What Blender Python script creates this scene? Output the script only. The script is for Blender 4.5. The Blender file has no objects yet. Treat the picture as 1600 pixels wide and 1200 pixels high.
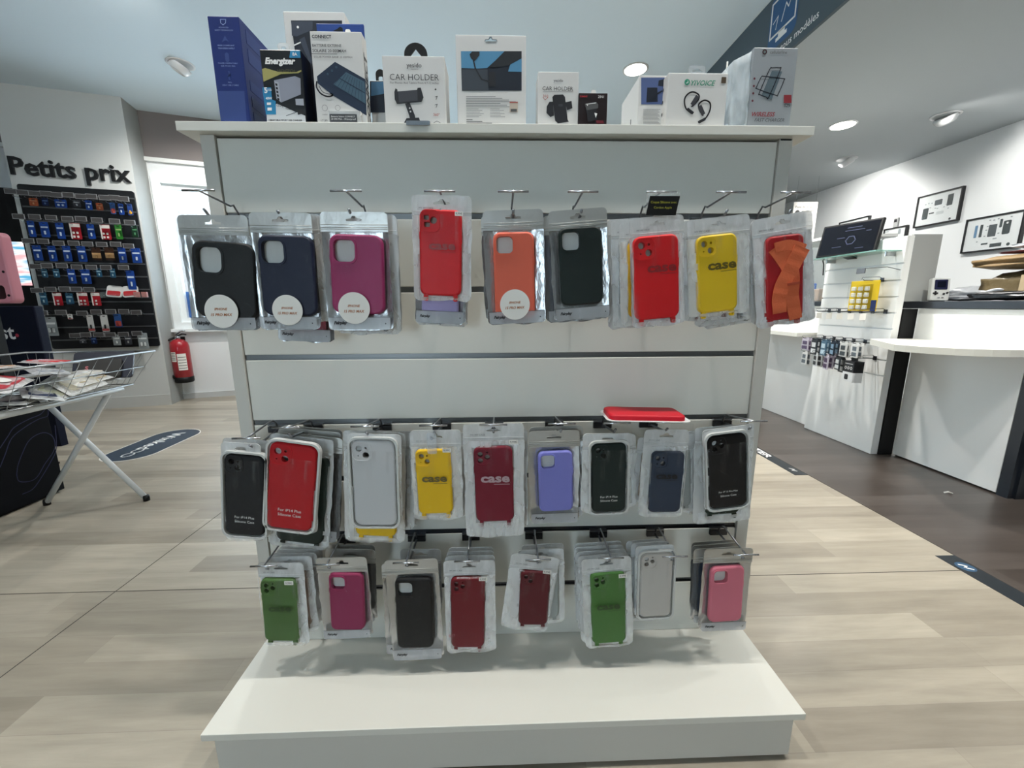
import bpy, bmesh, math, random
from mathutils import Vector, Matrix, noise
from mathutils.geometry import tessellate_polygon
random.seed(7)
S = bpy.context.scene
COL = S.collection
PI = math.pi

# ------------------------------------------------------------------ camera
F = 635.0; EYE = 0.99; D = 0.94           # focal length in pixels of 1600, camera height, distance of the slat panel
def _ray(px, py): return Vector((px-800.0, F, -(py-600.0)))
_y = _ray(780, 476.7).normalized(); _z = -_ray(816, 3880).normalized()
_z = (_z - _y*_z.dot(_y)).normalized(); _x = _y.cross(_z)
RW = Matrix((_x, _y, _z))                 # camera vector -> world vector
cam_d = bpy.data.cameras.new('camera'); cam = bpy.data.objects.new('camera', cam_d); COL.objects.link(cam)
cam_d.sensor_width = 36; cam_d.lens = F/1600*36; cam_d.clip_start = 0.02
cx, cy, cz = RW.col[0], RW.col[1], RW.col[2]
m = Matrix((cx, cz, -cy)).transposed().to_4x4(); m.translation = (0, 0, EYE); cam.matrix_world = m
S.camera = cam
def _hit(px, py, ax, val):
    d = RW @ _ray(px, py); o = EYE if ax == 2 else 0.0
    t = (val-o)/d[ax]; r = d*t; r.z += EYE; return r
def AX(px, py, X): return _hit(px, py, 0, X)
def AY(px, py, Y): return _hit(px, py, 1, Y)
def AZ(px, py, Z): return _hit(px, py, 2, Z)
def AP(px, py, P, n):                     # hit the vertical plane through P with normal n
    d = RW @ _ray(px, py); o = Vector((0, 0, EYE)); t = (Vector(P)-o).dot(n)/d.dot(n); return o+d*t

# ------------------------------------------------------------------ world, exposure, big lights
W = bpy.data.worlds.new('world'); S.world = W; W.use_nodes = True
bg = W.node_tree.nodes['Background']; bg.inputs[0].default_value = (0.70, 0.87, 1.0, 1); bg.inputs[1].default_value = 8.0
S.view_settings.view_transform = 'Standard'; S.view_settings.look = 'None'
S.view_settings.gamma = 1; S.view_settings.exposure = 0.26; S.view_settings.use_curve_mapping = False
S.cycles.transparent_max_bounces = 24
def spot(x, y, z, watts, tx=None, ty=None, tz=0.0, ang=115, col=(1, 0.97, 0.92), rad=0.035, blend=0.9):
    l = bpy.data.lights.new('lamp_or_fill_beam', 'SPOT'); l.energy = watts; l.spot_size = math.radians(ang); l.spot_blend = blend
    l.color = col; l.shadow_soft_size = rad
    o = bpy.data.objects.new('lamp_or_fill_beam', l); COL.objects.link(o); o.location = (x, y, z)
    tx = x if tx is None else tx; ty = y if ty is None else ty
    o.rotation_euler = (Vector((tx, ty, tz))-Vector((x, y, z))).to_track_quat('-Z', 'Y').to_euler(); return o
LAMPS = [  # x, y, z, watts, target
    (-0.95, 0.68, 2.80, 62, None), (0.15, 0.70, 2.80, 62, None), (1.2, 0.70, 2.80, 74, None),
    (1.107, 3.63, 2.80, 95, None), (-1.2, 3.4, 2.80, 95, None), (-2.4, 1.0, 2.80, 38, None), (-1.3, -1.6, 2.80, 22, None), (1.0, -1.6, 2.80, 22, None),
    (2.9, 3.45, 2.42, 45, None), (3.4, 1.4, 2.42, 45, None), (1.95, 1.3, 2.42, 100, (2.4, 1.6, .2)), (1.95, 2.9, 2.42, 150, (2.5, 2.9, .4)), (2.1, 4.6, 2.42, 75, None),  # the two aimed spots are added to brighten the tower and counter
    (3.35, 3.35, 2.40, 48, (4.28, 3.0, 1.5)), (3.45, 4.5, 2.40, 62, (4.28, 4.8, 1.5)), (3.4, 2.2, 2.40, 60, (4.28, 2.2, 1.6)),
    (-2.42, 3.66, 2.78, 330, (-3.05, 4.5, .7)), (-2.0, 2.6, 2.80, 22, (-3.8, 4.1, 1.6)),
]
for lx, ly, lz, w_, tg in LAMPS:
    if tg: spot(lx, ly, lz, w_, *tg, ang=120)
    else: spot(lx, ly, lz, w_, ang=130)

# ------------------------------------------------------------------ materials
def lin(c):
    if isinstance(c, str):
        c = c.lstrip('#'); c = [int(c[i:i+2], 16)/255 for i in (0, 2, 4)]
    return tuple((v/12.92 if v <= 0.04045 else ((v+0.055)/1.055)**2.4) for v in c)
MATS = {}
def mat(name, col='#ffffff', rough=0.5, metal=0.0, spec=0.5, emit=None, es=1.0, coat=0.0):
    if name in MATS: return MATS[name]
    m_ = bpy.data.materials.new(name); m_.use_nodes = True; b = m_.node_tree.nodes['Principled BSDF']
    b.inputs['Base Color'].default_value = (*lin(col), 1); b.inputs['Roughness'].default_value = rough
    b.inputs['Metallic'].default_value = metal; b.inputs['Specular IOR Level'].default_value = spec
    b.inputs['Coat Weight'].default_value = coat
    if emit: b.inputs['Emission Color'].default_value = (*lin(emit), 1); b.inputs['Emission Strength'].default_value = es
    MATS[name] = m_; return m_
def bump(m_, scale=60, strength=0.3, dist=0.002, detail=3, stretch=None):
    nt = m_.node_tree; b = [n for n in nt.nodes if n.type == 'BSDF_PRINCIPLED'][0]
    tc = nt.nodes.new('ShaderNodeTexCoord'); mp = nt.nodes.new('ShaderNodeMapping'); ns = nt.nodes.new('ShaderNodeTexNoise'); bp = nt.nodes.new('ShaderNodeBump')
    if stretch: mp.inputs['Scale'].default_value = stretch
    ns.inputs['Scale'].default_value = scale; ns.inputs['Detail'].default_value = detail
    bp.inputs['Strength'].default_value = strength; bp.inputs['Distance'].default_value = dist
    L = nt.links.new; L(tc.outputs['Object'], mp.inputs[0]); L(mp.outputs[0], ns.inputs['Vector']); L(ns.outputs[0], bp.inputs['Height']); L(bp.outputs[0], b.inputs['Normal'])
    return m_
def film(name, fac, rough=0.2, col='#f4f6f6', scale=45, strength=0.6, metal=0.0, spec=0.6, add=0.2, fm=0.4, lo=0.48, hi=0.72, st=(1, 1, 0.45)):
    if name in MATS: return MATS[name]
    m_ = mat(name, col, rough, metal, spec); nt = m_.node_tree; b = nt.nodes['Principled BSDF']; out = nt.nodes['Material Output']
    bump(m_, scale, strength, 0.004, 4, st)
    tr = nt.nodes.new('ShaderNodeBsdfTransparent'); mx = nt.nodes.new('ShaderNodeMixShader')
    lw = nt.nodes.new('ShaderNodeLayerWeight'); lw.inputs['Blend'].default_value = 0.25
    ns = [n for n in nt.nodes if n.type == 'TEX_NOISE'][0]
    mr = nt.nodes.new('ShaderNodeMapRange'); mr.inputs['From Min'].default_value = lo; mr.inputs['From Max'].default_value = hi
    mr.inputs['To Min'].default_value = fac; mr.inputs['To Max'].default_value = min(1, fac+add)
    mth = nt.nodes.new('ShaderNodeMath'); mth.operation = 'MULTIPLY_ADD'; mth.inputs[1].default_value = fm
    mth.use_clamp = True
    L = nt.links.new
    L(ns.outputs[0], mr.inputs['Value']); L(lw.outputs['Facing'], mth.inputs[0]); L(mr.outputs[0], mth.inputs[2])
    L(mth.outputs[0], mx.inputs[0]); L(tr.outputs[0], mx.inputs[1]); L(b.outputs[0], mx.inputs[2]); L(mx.outputs[0], out.inputs['Surface'])
    return m_
WHITE = bump(mat('white_laminate', '#dad9d0', 0.42), 700, 0.04, 0.0006)
WHITE2 = mat('white_board', '#e6e7e4', 0.4)
EDGE = mat('panel_edge', '#c9c7bf', 0.5)
BLACK = mat('black_plastic', '#0a0b0d', 0.5, spec=0.3)
DARK = mat('dark_counter', '#1b2027', 0.35)
CHROME = mat('chrome', '#b9bcc0', 0.22, 1.0)
STEEL = mat('steel_wire', '#8d9094', 0.3, 1.0)
DSTEEL = mat('dark_steel', '#4a4c50', 0.35, 1.0)
RAIL = mat('aluminium_rail', '#77797a', 0.4, 0.8)
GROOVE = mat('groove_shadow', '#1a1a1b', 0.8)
PLASTER = bump(mat('white_paint', '#e2e5e6', 0.85), 220, 0.12, 0.002)
CEIL = bump(mat('ceiling_daylight_blue', '#dcebf4', 0.9), 180, 0.1, 0.002)  # pale blue of the daylight is mixed into this colour
PILLAR = bump(mat('pillar_paint', '#cdd0ce', 0.8), 260, 0.25, 0.002)
TAUPE = bump(mat('taupe_paint', '#7e7775', 0.85), 200, 0.2, 0.002)
FILM_CLEAR = film('clear_film', 0.025, 0.10, col='#3c3e40', add=0.05, fm=0.08, spec=0.8)
FILM_FROST = film('frosted_film', 0.22, 0.2, scale=38, strength=0.8, add=.25)
FILM_FROST_BACK = bump(mat('frosted_back', '#d9dbda', 0.3), 40, 0.8, 0.004, 4, (1, 1, .45))
FILM_OVER = film('film_on_case', 0.015, 0.09, col='#b9bcbe', scale=42, strength=1.0, add=0.30, fm=0.06, spec=1.0, lo=0.56, hi=0.78, st=(1, 1, 0.16))  # pale streaks paint creases and their glints into the film
FILM_CLEAR2 = film('film_on_foil_case', 0.01, 0.08, col='#a9acae', scale=30, strength=0.8, add=0.16, fm=0.06, spec=1.0, lo=0.58, hi=0.8, st=(1, 1, 0.2))  # crease glints are painted in here too, as fainter streaks
FILM_BAND = film('milky_band', 0.42, 0.3, col='#c3c6cb', add=.1, fm=.1)
FOIL = bump(mat('silver_foil', '#c2c4c5', 0.26, 0.75), 42, 0.9, 0.004, 4, (1, 1, .5))
FLAP = bump(mat('foil_flap', '#bcbcb8', 0.32, 0.6), 30, 0.4, 0.003, 3)
FLAP_W = film('film_flap', 0.55, 0.25, col='#e4e6e6', scale=40, strength=0.8)
STICK = mat('white_sticker', '#e9e7e0', 0.6)
TXT_O = mat('orange_print', '#a5602a', 0.6); TXT_K = mat('black_print', '#15161a', 0.6); TXT_G = mat('grey_print', '#4a4b4c', 0.5)
TXT_W = mat('white_print', '#e8e8e6', 0.6)
GLASS = film('glass_pane', 0.05, 0.02, col='#9fb0b0', scale=2, strength=0.0, add=0.0, fm=.25)
CARTON = mat('white_carton', '#cbcbc9', 0.5)

def wood(name, c1, c2, c3, yoff, rough=0.3):
    m_ = mat(name, c1, rough); nt = m_.node_tree; b = nt.nodes['Principled BSDF']; L = nt.links.new; N = nt.nodes.new
    tc = N('ShaderNodeTexCoord'); mp = N('ShaderNodeMapping'); mp.inputs['Location'].default_value = (0.35, yoff, 0)
    br = N('ShaderNodeTexBrick'); br.inputs['Scale'].default_value = 1; br.offset = 0.37; br.offset_frequency = 3
    br.squash = 0.8; br.squash_frequency = 2
    br.inputs['Brick Width'].default_value = 1.05; br.inputs['Row Height'].default_value = 0.1; br.inputs['Mortar Size'].default_value = 0.0004
    br.inputs['Color1'].default_value = (*lin(c1), 1); br.inputs['Color2'].default_value = (*lin(c2), 1); br.inputs['Mortar'].default_value = (*lin(c3), 1)
    L(tc.outputs['Object'], mp.inputs[0]); L(mp.outputs[0], br.inputs['Vector'])
    mp2 = N('ShaderNodeMapping'); mp2.inputs['Scale'].default_value = (1.0, 9, 1); ns = N('ShaderNodeTexNoise'); ns.inputs['Scale'].default_value = 2.6; ns.inputs['Detail'].default_value = 7; ns.inputs['Roughness'].default_value = 0.62; ns.inputs['Distortion'].default_value = 0.25
    L(tc.outputs['Object'], mp2.inputs[0]); L(mp2.outputs[0], ns.inputs['Vector'])
    rp = N('ShaderNodeValToRGB'); rp.color_ramp.elements[0].position = 0.30; rp.color_ramp.elements[1].position = 0.68
    rp.color_ramp.elements[0].color = (0.78, 0.77, 0.76, 1); rp.color_ramp.elements[1].color = (1.05, 1.045, 1.04, 1)
    L(ns.outputs[0], rp.inputs[0])
    mx = N('ShaderNodeMix'); mx.data_type = 'RGBA'; mx.blend_type = 'MULTIPLY'; mx.inputs['Factor'].default_value = 1
    L(br.outputs['Color'], mx.inputs['A']); L(rp.outputs[0], mx.inputs['B']); L(mx.outputs['Result'], b.inputs['Base Color'])
    bp = N('ShaderNodeBump'); bp.inputs['Strength'].default_value = 0.12; bp.inputs['Distance'].default_value = 0.002
    L(ns.outputs[0], bp.inputs['Height']); L(bp.outputs[0], b.inputs['Normal'])
    return m_
FLOOR_L = wood('light_laminate_floor', '#b3ab9b', '#948c7e', '#8f877c', -0.017)
FLOOR_D = wood('dark_laminate_floor', '#544d48', '#463f3a', '#4a443f', -0.017)

# ------------------------------------------------------------------ mesh building
def rr(cx_, cz_, w, h, r, n=5):
    r = min(r, w/2-1e-5, h/2-1e-5); o = []
    for (sx, sz, a0) in ((1, 1, 0), (-1, 1, 90), (-1, -1, 180), (1, -1, 270)):
        for k in range(n+1):
            a = math.radians(a0+90*k/n); o.append((cx_+sx*(w/2-r)+r*math.cos(a), cz_+sz*(h/2-r)+r*math.sin(a)))
    return o
def circ(cx_, cz_, r, n=16, sx=1.0): return [(cx_+sx*r*math.cos(2*PI*k/n), cz_+r*math.sin(2*PI*k/n)) for k in range(n)]
TCACHE = {}
def text_geo(s, bold=0.0, shear=0.0):
    k = (s, bold, shear)
    if k in TCACHE: return TCACHE[k]
    c = bpy.data.curves.new('t', 'FONT'); c.body = s; c.size = 1; c.align_x = 'CENTER'; c.align_y = 'CENTER'; c.offset = bold; c.shear = shear
    c.resolution_u = 2; c.space_line = 0.9
    o = bpy.data.objects.new('t', c); me = bpy.data.meshes.new_from_object(o)
    vs = [v.co.copy() for v in me.vertices]; fs = [tuple(p.vertices) for p in me.polygons]
    bpy.data.objects.remove(o); bpy.data.curves.remove(c); bpy.data.meshes.remove(me)
    if vs:
        x0 = min(v.x for v in vs); x1 = max(v.x for v in vs); y0 = min(v.y for v in vs); y1 = max(v.y for v in vs)
    else: x0 = y0 = 0; x1 = y1 = 1
    TCACHE[k] = (vs, fs, x0, x1, y0, y1); return TCACHE[k]
class MB:
    def __init__(s): s.v = []; s.f = []; s.m = []; s.mats = []; s.sm = []
    def mi(s, m_):
        if m_ not in s.mats: s.mats.append(m_)
        return s.mats.index(m_)
    def add(s, vs, fs, m_, M=None, smooth=False):
        b = len(s.v); i = s.mi(m_)
        for v in vs:
            v = Vector(v); s.v.append(M @ v if M is not None else v)
        for f in fs: s.f.append(tuple(b+k for k in f)); s.m.append(i); s.sm.append(smooth)
        return s
    def box(s, x0, x1, y0, y1, z0, z1, m_, M=None, bev=0.0):
        if bev > 0:
            bm = bmesh.new(); bmesh.ops.create_cube(bm, size=1)
            for v in bm.verts: v.co = Vector(((x0+x1)/2+v.co.x*(x1-x0), (y0+y1)/2+v.co.y*(y1-y0), (z0+z1)/2+v.co.z*(z1-z0)))
            bmesh.ops.bevel(bm, geom=list(bm.edges), offset=bev, segments=2, affect='EDGES', profile=0.5)
            s.add([v.co.copy() for v in bm.verts], [tuple(v.index for v in f.verts) for f in bm.faces], m_, M); bm.free(); return s
        vs = [(x, y, z) for x in (x0, x1) for y in (y0, y1) for z in (z0, z1)]
        return s.add(vs, [(0, 1, 3, 2), (4, 6, 7, 5), (0, 4, 5, 1), (2, 3, 7, 6), (0, 2, 6, 4), (1, 5, 7, 3)], m_, M)
    def flat(s, outline, y, m_, M=None):
        vs = [(p[0], y, p[1]) for p in outline]
        t = tessellate_polygon([[Vector((p[0], p[1], 0)) for p in outline]])
        return s.add(vs, [tuple(k) for k in t], m_, M)
    def slab(s, loops, y0, y1, m_, M=None, bev=0.0, inner=None, side=None):
        # loops in XZ; loops[0] outer (optionally inner = smaller outline for the rounded front)
        top = [inner or loops[0]] + loops[1:]
        flatv = [Vector((p[0], p[1], 0)) for l in top for p in l]
        t = tessellate_polygon([[Vector((p[0], p[1], 0)) for p in l] for l in top])
        n = len(flatv)
        vs = [(p.x, y0, p.y) for p in flatv]+[(p.x, y1, p.y) for p in ([Vector((q[0], q[1], 0)) for l in loops for q in l])]
        s.add(vs, [tuple(k) for k in t]+[tuple(n+q for q in reversed(k)) for k in t], m_, M)
        sm = side or m_
        if inner:
            k = len(inner); a = loops[0]
            mid = [(q[0]*0.35+p[0]*0.65, y0+bev*0.3, q[1]*0.35+p[1]*0.65) for p, q in zip(a, inner)]
            vs = [(q[0], y0, q[1]) for q in inner]+mid+[(p[0], y0+bev, p[1]) for p in a]+[(p[0], y1, p[1]) for p in a]
            fs = []
            for r_ in range(3):
                for i in range(k): j = (i+1) % k; fs.append((r_*k+i, r_*k+j, (r_+1)*k+j, (r_+1)*k+i))
            s.add(vs, fs, sm, M, True)
        off = 0
        for li, l in enumerate(loops):
            k = len(l)
            if not (inner and li == 0):
                vs = [(p[0], y0, p[1]) for p in l]+[(p[0], y1, p[1]) for p in l]
                s.add(vs, [(i, (i+1) % k, k+(i+1) % k, k+i) for i in range(k)], sm, M)
        return s
    def tube(s, pts, r, m_, seg=8, M=None, cap=True):
        pts = [Vector(p) for p in pts]; n = len(pts); rings = []; up = None
        for i, p in enumerate(pts):
            t = (pts[min(i+1, n-1)]-pts[max(i-1, 0)]).normalized()
            if up is None: up = t.orthogonal().normalized()
            up = (up-t*up.dot(t)).normalized(); sd = t.cross(up)
            rad = r[i] if isinstance(r, (list, tuple)) else r
            rings.append([p+(up*math.cos(2*PI*k/seg)+sd*math.sin(2*PI*k/seg))*rad for k in range(seg)])
        vs = [v for g in rings for v in g]; fs = []
        for i in range(n-1):
            for k in range(seg): j = (k+1) % seg; fs.append((i*seg+k, i*seg+j, (i+1)*seg+j, (i+1)*seg+k))
        if cap: fs += [tuple(range(seg))[::-1], tuple((n-1)*seg+k for k in range(seg))]
        return s.add(vs, fs, m_, M, True)
    def lathe(s, prof, m_, seg=24, M=None):
        vs = [(r*math.cos(2*PI*k/seg), r*math.sin(2*PI*k/seg), z) for r, z in prof for k in range(seg)]
        fs = [(i*seg+k, i*seg+(k+1) % seg, (i+1)*seg+(k+1) % seg, (i+1)*seg+k) for i in range(len(prof)-1) for k in range(seg)]
        fs += [tuple(range(seg))[::-1], tuple((len(prof)-1)*seg+k for k in range(seg))]
        return s.add(vs, fs, m_, M, True)
    def text(s, st, x, z, y, m_, w=None, h=None, bold=0.0, shear=0.0, M=None, align='C'):
        vs, fs, x0, x1, y0, y1 = text_geo(st, bold, shear)
        sc = (w/(x1-x0)) if w else h/(y1-y0); sz = sc if not (w and h) else h/(y1-y0)
        ax = (x0+x1)/2 if align == 'C' else x0
        return s.add([(x+(v.x-ax)*sc, y, z+(v.y-(y0+y1)/2)*sz) for v in vs], fs, m_, M)
    def line(s, pts, wd, y, m_, M=None, closed=False):   # flat polyline band in XZ
        pts = [Vector((p[0], p[1])) for p in pts]; n = len(pts)
        for i in range(n if closed else n-1):
            a, b = pts[i], pts[(i+1) % n]; d = (b-a)
            if d.length < 1e-7: continue
            d.normalize(); q = Vector((-d.y, d.x))*wd/2; a = a-d*wd*.3; b = b+d*wd*.3
            s.add([(a.x+q.x, y, a.y+q.y), (a.x-q.x, y, a.y-q.y), (b.x-q.x, y, b.y-q.y), (b.x+q.x, y, b.y+q.y)], [(0, 1, 2, 3)], m_, M)
        return s
    def build(s, name, parent=None, world=False, recentre=None):
        vs = s.v; loc = Vector((0, 0, 0))
        if parent is not None and world:
            inv = parent.matrix_basis.inverted(); vs = [inv @ v for v in vs]
        if parent is None and recentre is not False and vs:
            lo = [min(v[i] for v in vs) for i in range(3)]; hi = [max(v[i] for v in vs) for i in range(3)]
            loc = Vector(((lo[0]+hi[0])/2, (lo[1]+hi[1])/2, lo[2])); vs = [v-loc for v in vs]
        me = bpy.data.meshes.new(name); me.from_pydata([tuple(v) for v in vs], [], s.f)
        for m_ in s.mats: me.materials.append(m_)
        me.polygons.foreach_set('material_index', s.m); me.polygons.foreach_set('use_smooth', s.sm); me.update()
        o = bpy.data.objects.new(name, me); COL.objects.link(o); o.location = loc
        if parent is not None: o.parent = parent; o.location = (0, 0, 0)
        return o
def tag(o, label=None, cat=None, group=None, kind=None):
    if label: o['label'] = label
    if cat: o['category'] = cat
    if group: o['group'] = group
    if kind: o['kind'] = kind
    return o
def thing(name, label, cat, loc=(0, 0, 0), rot=(0, 0, 0), group=None, M=None):
    o = bpy.data.objects.new(name, None); COL.objects.link(o); o.empty_display_size = 0.05
    if M is not None: o.matrix_basis = M
    else: o.matrix_basis = Matrix.LocRotScale(Vector(loc), __import__('mathutils').Euler(rot), None)
    return tag(o, label, cat, group)
def struct(o): o['kind'] = 'structure'; return o
def copy_tree(root, M, label=None, group=None):
    r = root.copy(); COL.objects.link(r); r.matrix_basis = M
    if label: r['label'] = label
    if group: r['group'] = group
    for ch in list(root.children):
        c = ch.copy(); COL.objects.link(c); c.parent = r
        for g in ch.children: d = g.copy(); COL.objects.link(d); d.parent = c
    return r

# ================================================================== ROOM
HC, HL, XF, XW, YB = 2.84, 2.45, 1.71, 4.28, 6.3
b = MB(); Xb = 1.807
b.add([(-7, -3.5, 0), (Xb, -3.5, 0), (Xb, 6.5, 0), (-7, 6.5, 0)], [(0, 1, 2, 3)], FLOOR_L)
b.add([(Xb, -3.5, 0), (4.5, -3.5, 0), (4.5, 6.5, 0), (Xb, 6.5, 0)], [(0, 1, 2, 3)], FLOOR_D)
b.box(-7, 4.5, -3.5, 6.5, -0.05, -0.002, EDGE)
SEAM = mat('floor_joint', '#3c3833', 0.8)
b.box(-1.3715, -1.3685, -3.5, 4.5, 0.0, 0.0004, SEAM); b.box(-7, Xb, 1.3155, 1.3185, 0, 0.0004, SEAM); b.box(Xb-.002, Xb+.002, -3.5, 6.4, 0, 0.0006, SEAM)
struct(b.build('floor', recentre=False))
b = MB(); b.box(-7, XF, -3.5, 6.6, HC, HC+.1, CEIL); struct(b.build('ceiling', recentre=False))
b = MB(); b.box(XF+.02, 4.5, -3.5, 6.6, HL, HL+.1, mat('low_ceiling_shaded', '#aeb5b8', .9)); struct(b.build('ceiling', recentre=False))  # greyer than the main ceiling, its shade is put into the colour
b = MB(); b.box(XW, XW+.15, -3.5, 6.6, 0, HC, PLASTER); struct(b.build('wall_right', recentre=False))
b = MB(); b.box(-1, 4.5, YB, YB+.15, 0, HC, PLASTER); struct(b.build('wall_back', recentre=False))
FASC = mat('slate_fascia', '#46565f', 0.6)
b = MB(); b.box(XF, XF+.02, -3.5, 6.3, HL-.004, HC, FASC); fascia = struct(b.build('trim_1', recentre=False))
b = MB(); b.box(-7.15, -7, -3.5, 6.6, 0, HC, PLASTER); struct(b.build('wall_side', recentre=False))
b = MB(); b.box(-7.15, -1.9, -3.65, -3.5, 0, HC, PLASTER); b.box(-1.0, 4.5, -3.65, -3.5, 0, HC, PLASTER); b.box(-1.9, -1.0, -3.65, -3.5, 2.1, HC, PLASTER); struct(b.build('wall_rear', recentre=False))
dr = thing('added_door', None, None, loc=(-1.45, -3.58, 0)); dr['kind'] = 'structure'  # unseen door added behind the camera so daylight reaches the display front
b = MB(); fr_ = mat('added_door_frame', '#3a3d40', .4, .5)
for x0_, x1_, z0_, z1_ in ((-.45, -.39, 0, 2.1), (.39, .45, 0, 2.1), (-.39, .39, 2.03, 2.1), (-.39, .39, 0, .09)): b.box(x0_, x1_, -.03, .03, z0_, z1_, fr_)
b.build('added_door_frame', dr)
# window wall, 18.8 degrees to the display
c_ = AZ(280, 623.5, 0); d_ = AZ(367, 617.5, 0)
wu = (d_-c_); wu.z = 0; wu.normalize(); wn = Vector((wu.y, -wu.x, 0))   # wn faces the camera side
WA = math.atan2(wu.y, wu.x)
MW = Matrix.Translation((c_.x, c_.y, 0)) @ Matrix.Rotation(WA, 4, 'Z')   # local x along wall, local -y towards camera
def WL(px, py, off=0.0):
    p = AP(px, py, Vector((c_.x, c_.y, 0))+wn*off, wn); q = MW.inverted() @ p; return q
wx0 = WL(235, 273).x; wz1 = WL(235, 273).z; wz0 = WL(275, 514).z; wx1 = wx0+1.35; taupe_z = WL(218, 245).z
b = MB(); T = .18
b.box(-3.2, wx0, 0, T, 0, taupe_z, PLASTER, MW); b.box(wx1, 1.6, 0, T, 0, taupe_z, PLASTER, MW); b.box(4.6, 7.5, 0, T, 0, taupe_z, PLASTER, MW); b.box(1.6, 4.6, 0, T, 0, .12, PLASTER, MW)
b.box(wx0, wx1, 0, T, 0, wz0, PLASTER, MW); b.box(wx0, wx1, 0, T, wz1, taupe_z, PLASTER, MW)
b.box(-3.2, 7.5, -.02, T, taupe_z, HC, TAUPE, MW)
b.box(-3.2, 7.5, -.035, 0, taupe_z-.035, taupe_z, WHITE2, MW)
struct(b.build('wall_left', recentre=False))
b = MB(); b.box(-.06, 3, -.02, 0, 0, .06, mat('skirting', '#c3c6c6', .5), MW); struct(b.build('baseboard_left', recentre=False))
PVC = mat('window_frame_white', '#eef3f4', 0.35)
win = thing('window_1', None, None, M=MW.copy()); win['kind'] = 'structure'
b = MB()
def ring(b, x0, x1, z0, z1, t, y0, y1, m_, M=None):
    b.box(x0, x1, y0, y1, z1-t, z1, m_, M); b.box(x0, x1, y0, y1, z0, z0+t, m_, M)
    b.box(x0, x0+t, y0, y1, z0+t, z1-t, m_, M); b.box(x1-t, x1, y0, y1, z0+t, z1-t, m_, M)
ring(b, wx0, wx1, wz0, wz1, .07, -.02, .10, PVC); ring(b, wx0+.07, wx0+.66, wz0+.07, wz1-.07, .045, .02, .08, PVC); ring(b, wx0+.66, wx1-.07, wz0+.07, wz1-.07, .045, .02, .08, PVC)
b.build('window_frame', win)
added_win = thing('added_window', None, None, M=MW.copy()); added_win['kind'] = 'structure'  # unseen glazing added behind the display to let daylight in
w2 = MB()
for k in range(3): ring(w2, 1.6+k, 2.6+k, .12, taupe_z-.03, .05, .02, .10, PVC)
w2.build('window_frame', added_win); w2 = MB(); w2.box(1.6, 4.6, .05, .055, .13, taupe_z-.04, GLASS); w2.build('pane', added_win)
b = MB(); b.box(wx0+.1, wx1-.1, .05, .055, wz0+.1, wz1-.1, GLASS); b.build('pane', win)
b = MB(); b.box(wx0-.03, wx1+.03, -.06, .02, wz0-.03, wz0, PVC); b.build('window_sill', win)
# the building across the street, seen pale through the glass
STONE = bump(mat('pale_stone', '#cbbfb9', 0.9), 9, 0.6, 0.05)
b = MB(); b.box(-4, 1.2, 3.0, 3.3, 0, 3.0, STONE, MW)
for k in range(2): b.box(-2.9+k*2.4, -2.2+k*2.4, 2.97, 3.0, 1.2, 2.3, mat('far_glass', '#7d8d96', .2), MW)
tag(b.build('building'), 'pale stone house front seen through the left window', 'building')
BLUEB = mat('blue_panel', '#2763b0', .5)
b = MB(); q0 = WL(288, 456, -.12); q1 = WL(300, 497, -.12)
b.box(q0.x, q0.x+.45, .1, .16, q1.z, q0.z, BLUEB, MW); b.box(q0.x-.02, q0.x+.5, .09, .17, q1.z-.05, q1.z-.002, BLACK, MW)
tag(b.build('advertising_board'), 'blue advertising board standing on the sill outside the left window', 'board')

# pillar with the "Petits prix" wall panel
P0 = Vector((-4.23, 3.934, 0)); Q0 = Vector((-3.378, 4.179, 0)); pu = (Q0-P0).normalized(); pn = Vector((pu.y, -pu.x, 0)); PL = (Q0-P0).length
MP = Matrix.Translation(P0) @ Matrix.Rotation(math.atan2(pu.y, pu.x), 4, 'Z')
def PW(px, py, off=0.0): return MP.inverted() @ AP(px, py, P0+pn*off, pn)
b = MB(); b.box(0, PL, 0, .27, 0, HC, PILLAR, MP); b.box(PL-.11, PL, -.001, .30, 0, HC, PILLAR, MP)
struct(b.build('wall_pillar', recentre=False))
b = MB(); b.box(0, PL, -.008, 0, 0, .11, mat('skirt_white', '#c6c8c5', .5), MP); struct(b.build('baseboard_pillar', recentre=False))
sg = thing('wall_sign', 'black raised letters "Petits prix" above the black panel on the pillar', 'sign', M=MP @ Matrix.Translation((.4, 0, 2.15)))
b = MB(); LET = mat('black_letters', '#17181a', .45)
x0, x1 = PW(19, 273).x, PW(207, 287).x
vs, fs, a0, a1, e0, e1 = text_geo('Petits prix', 0.018)
sc = (x1-x0)/(a1-a0); zb = PW(19, 273).z - (-0.0)
basev = 0.0
vv = [(x0+(v.x-a0)*sc-.4, -.018, zb+(v.y-text_geo('P', 0.018)[4])*sc*1.0-2.15) for v in vs]
n_ = len(vv); b.add(vv, fs, LET)
bm = bmesh.new(); V_ = [bm.verts.new(v) for v in vv]
for f in fs:
    try: bm.faces.new([V_[i] for i in f])
    except Exception: pass
bm.edges.ensure_lookup_table(); bm.verts.index_update()
for e in bm.edges:
    if len(e.link_faces) == 1:
        a_, c2 = e.verts[0].co, e.verts[1].co
        b.add([a_, c2, (c2.x, 0, c2.z), (a_.x, 0, a_.z)], [(0, 1, 2, 3)], LET)
bm.free(); b.build('letters', sg)
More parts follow.
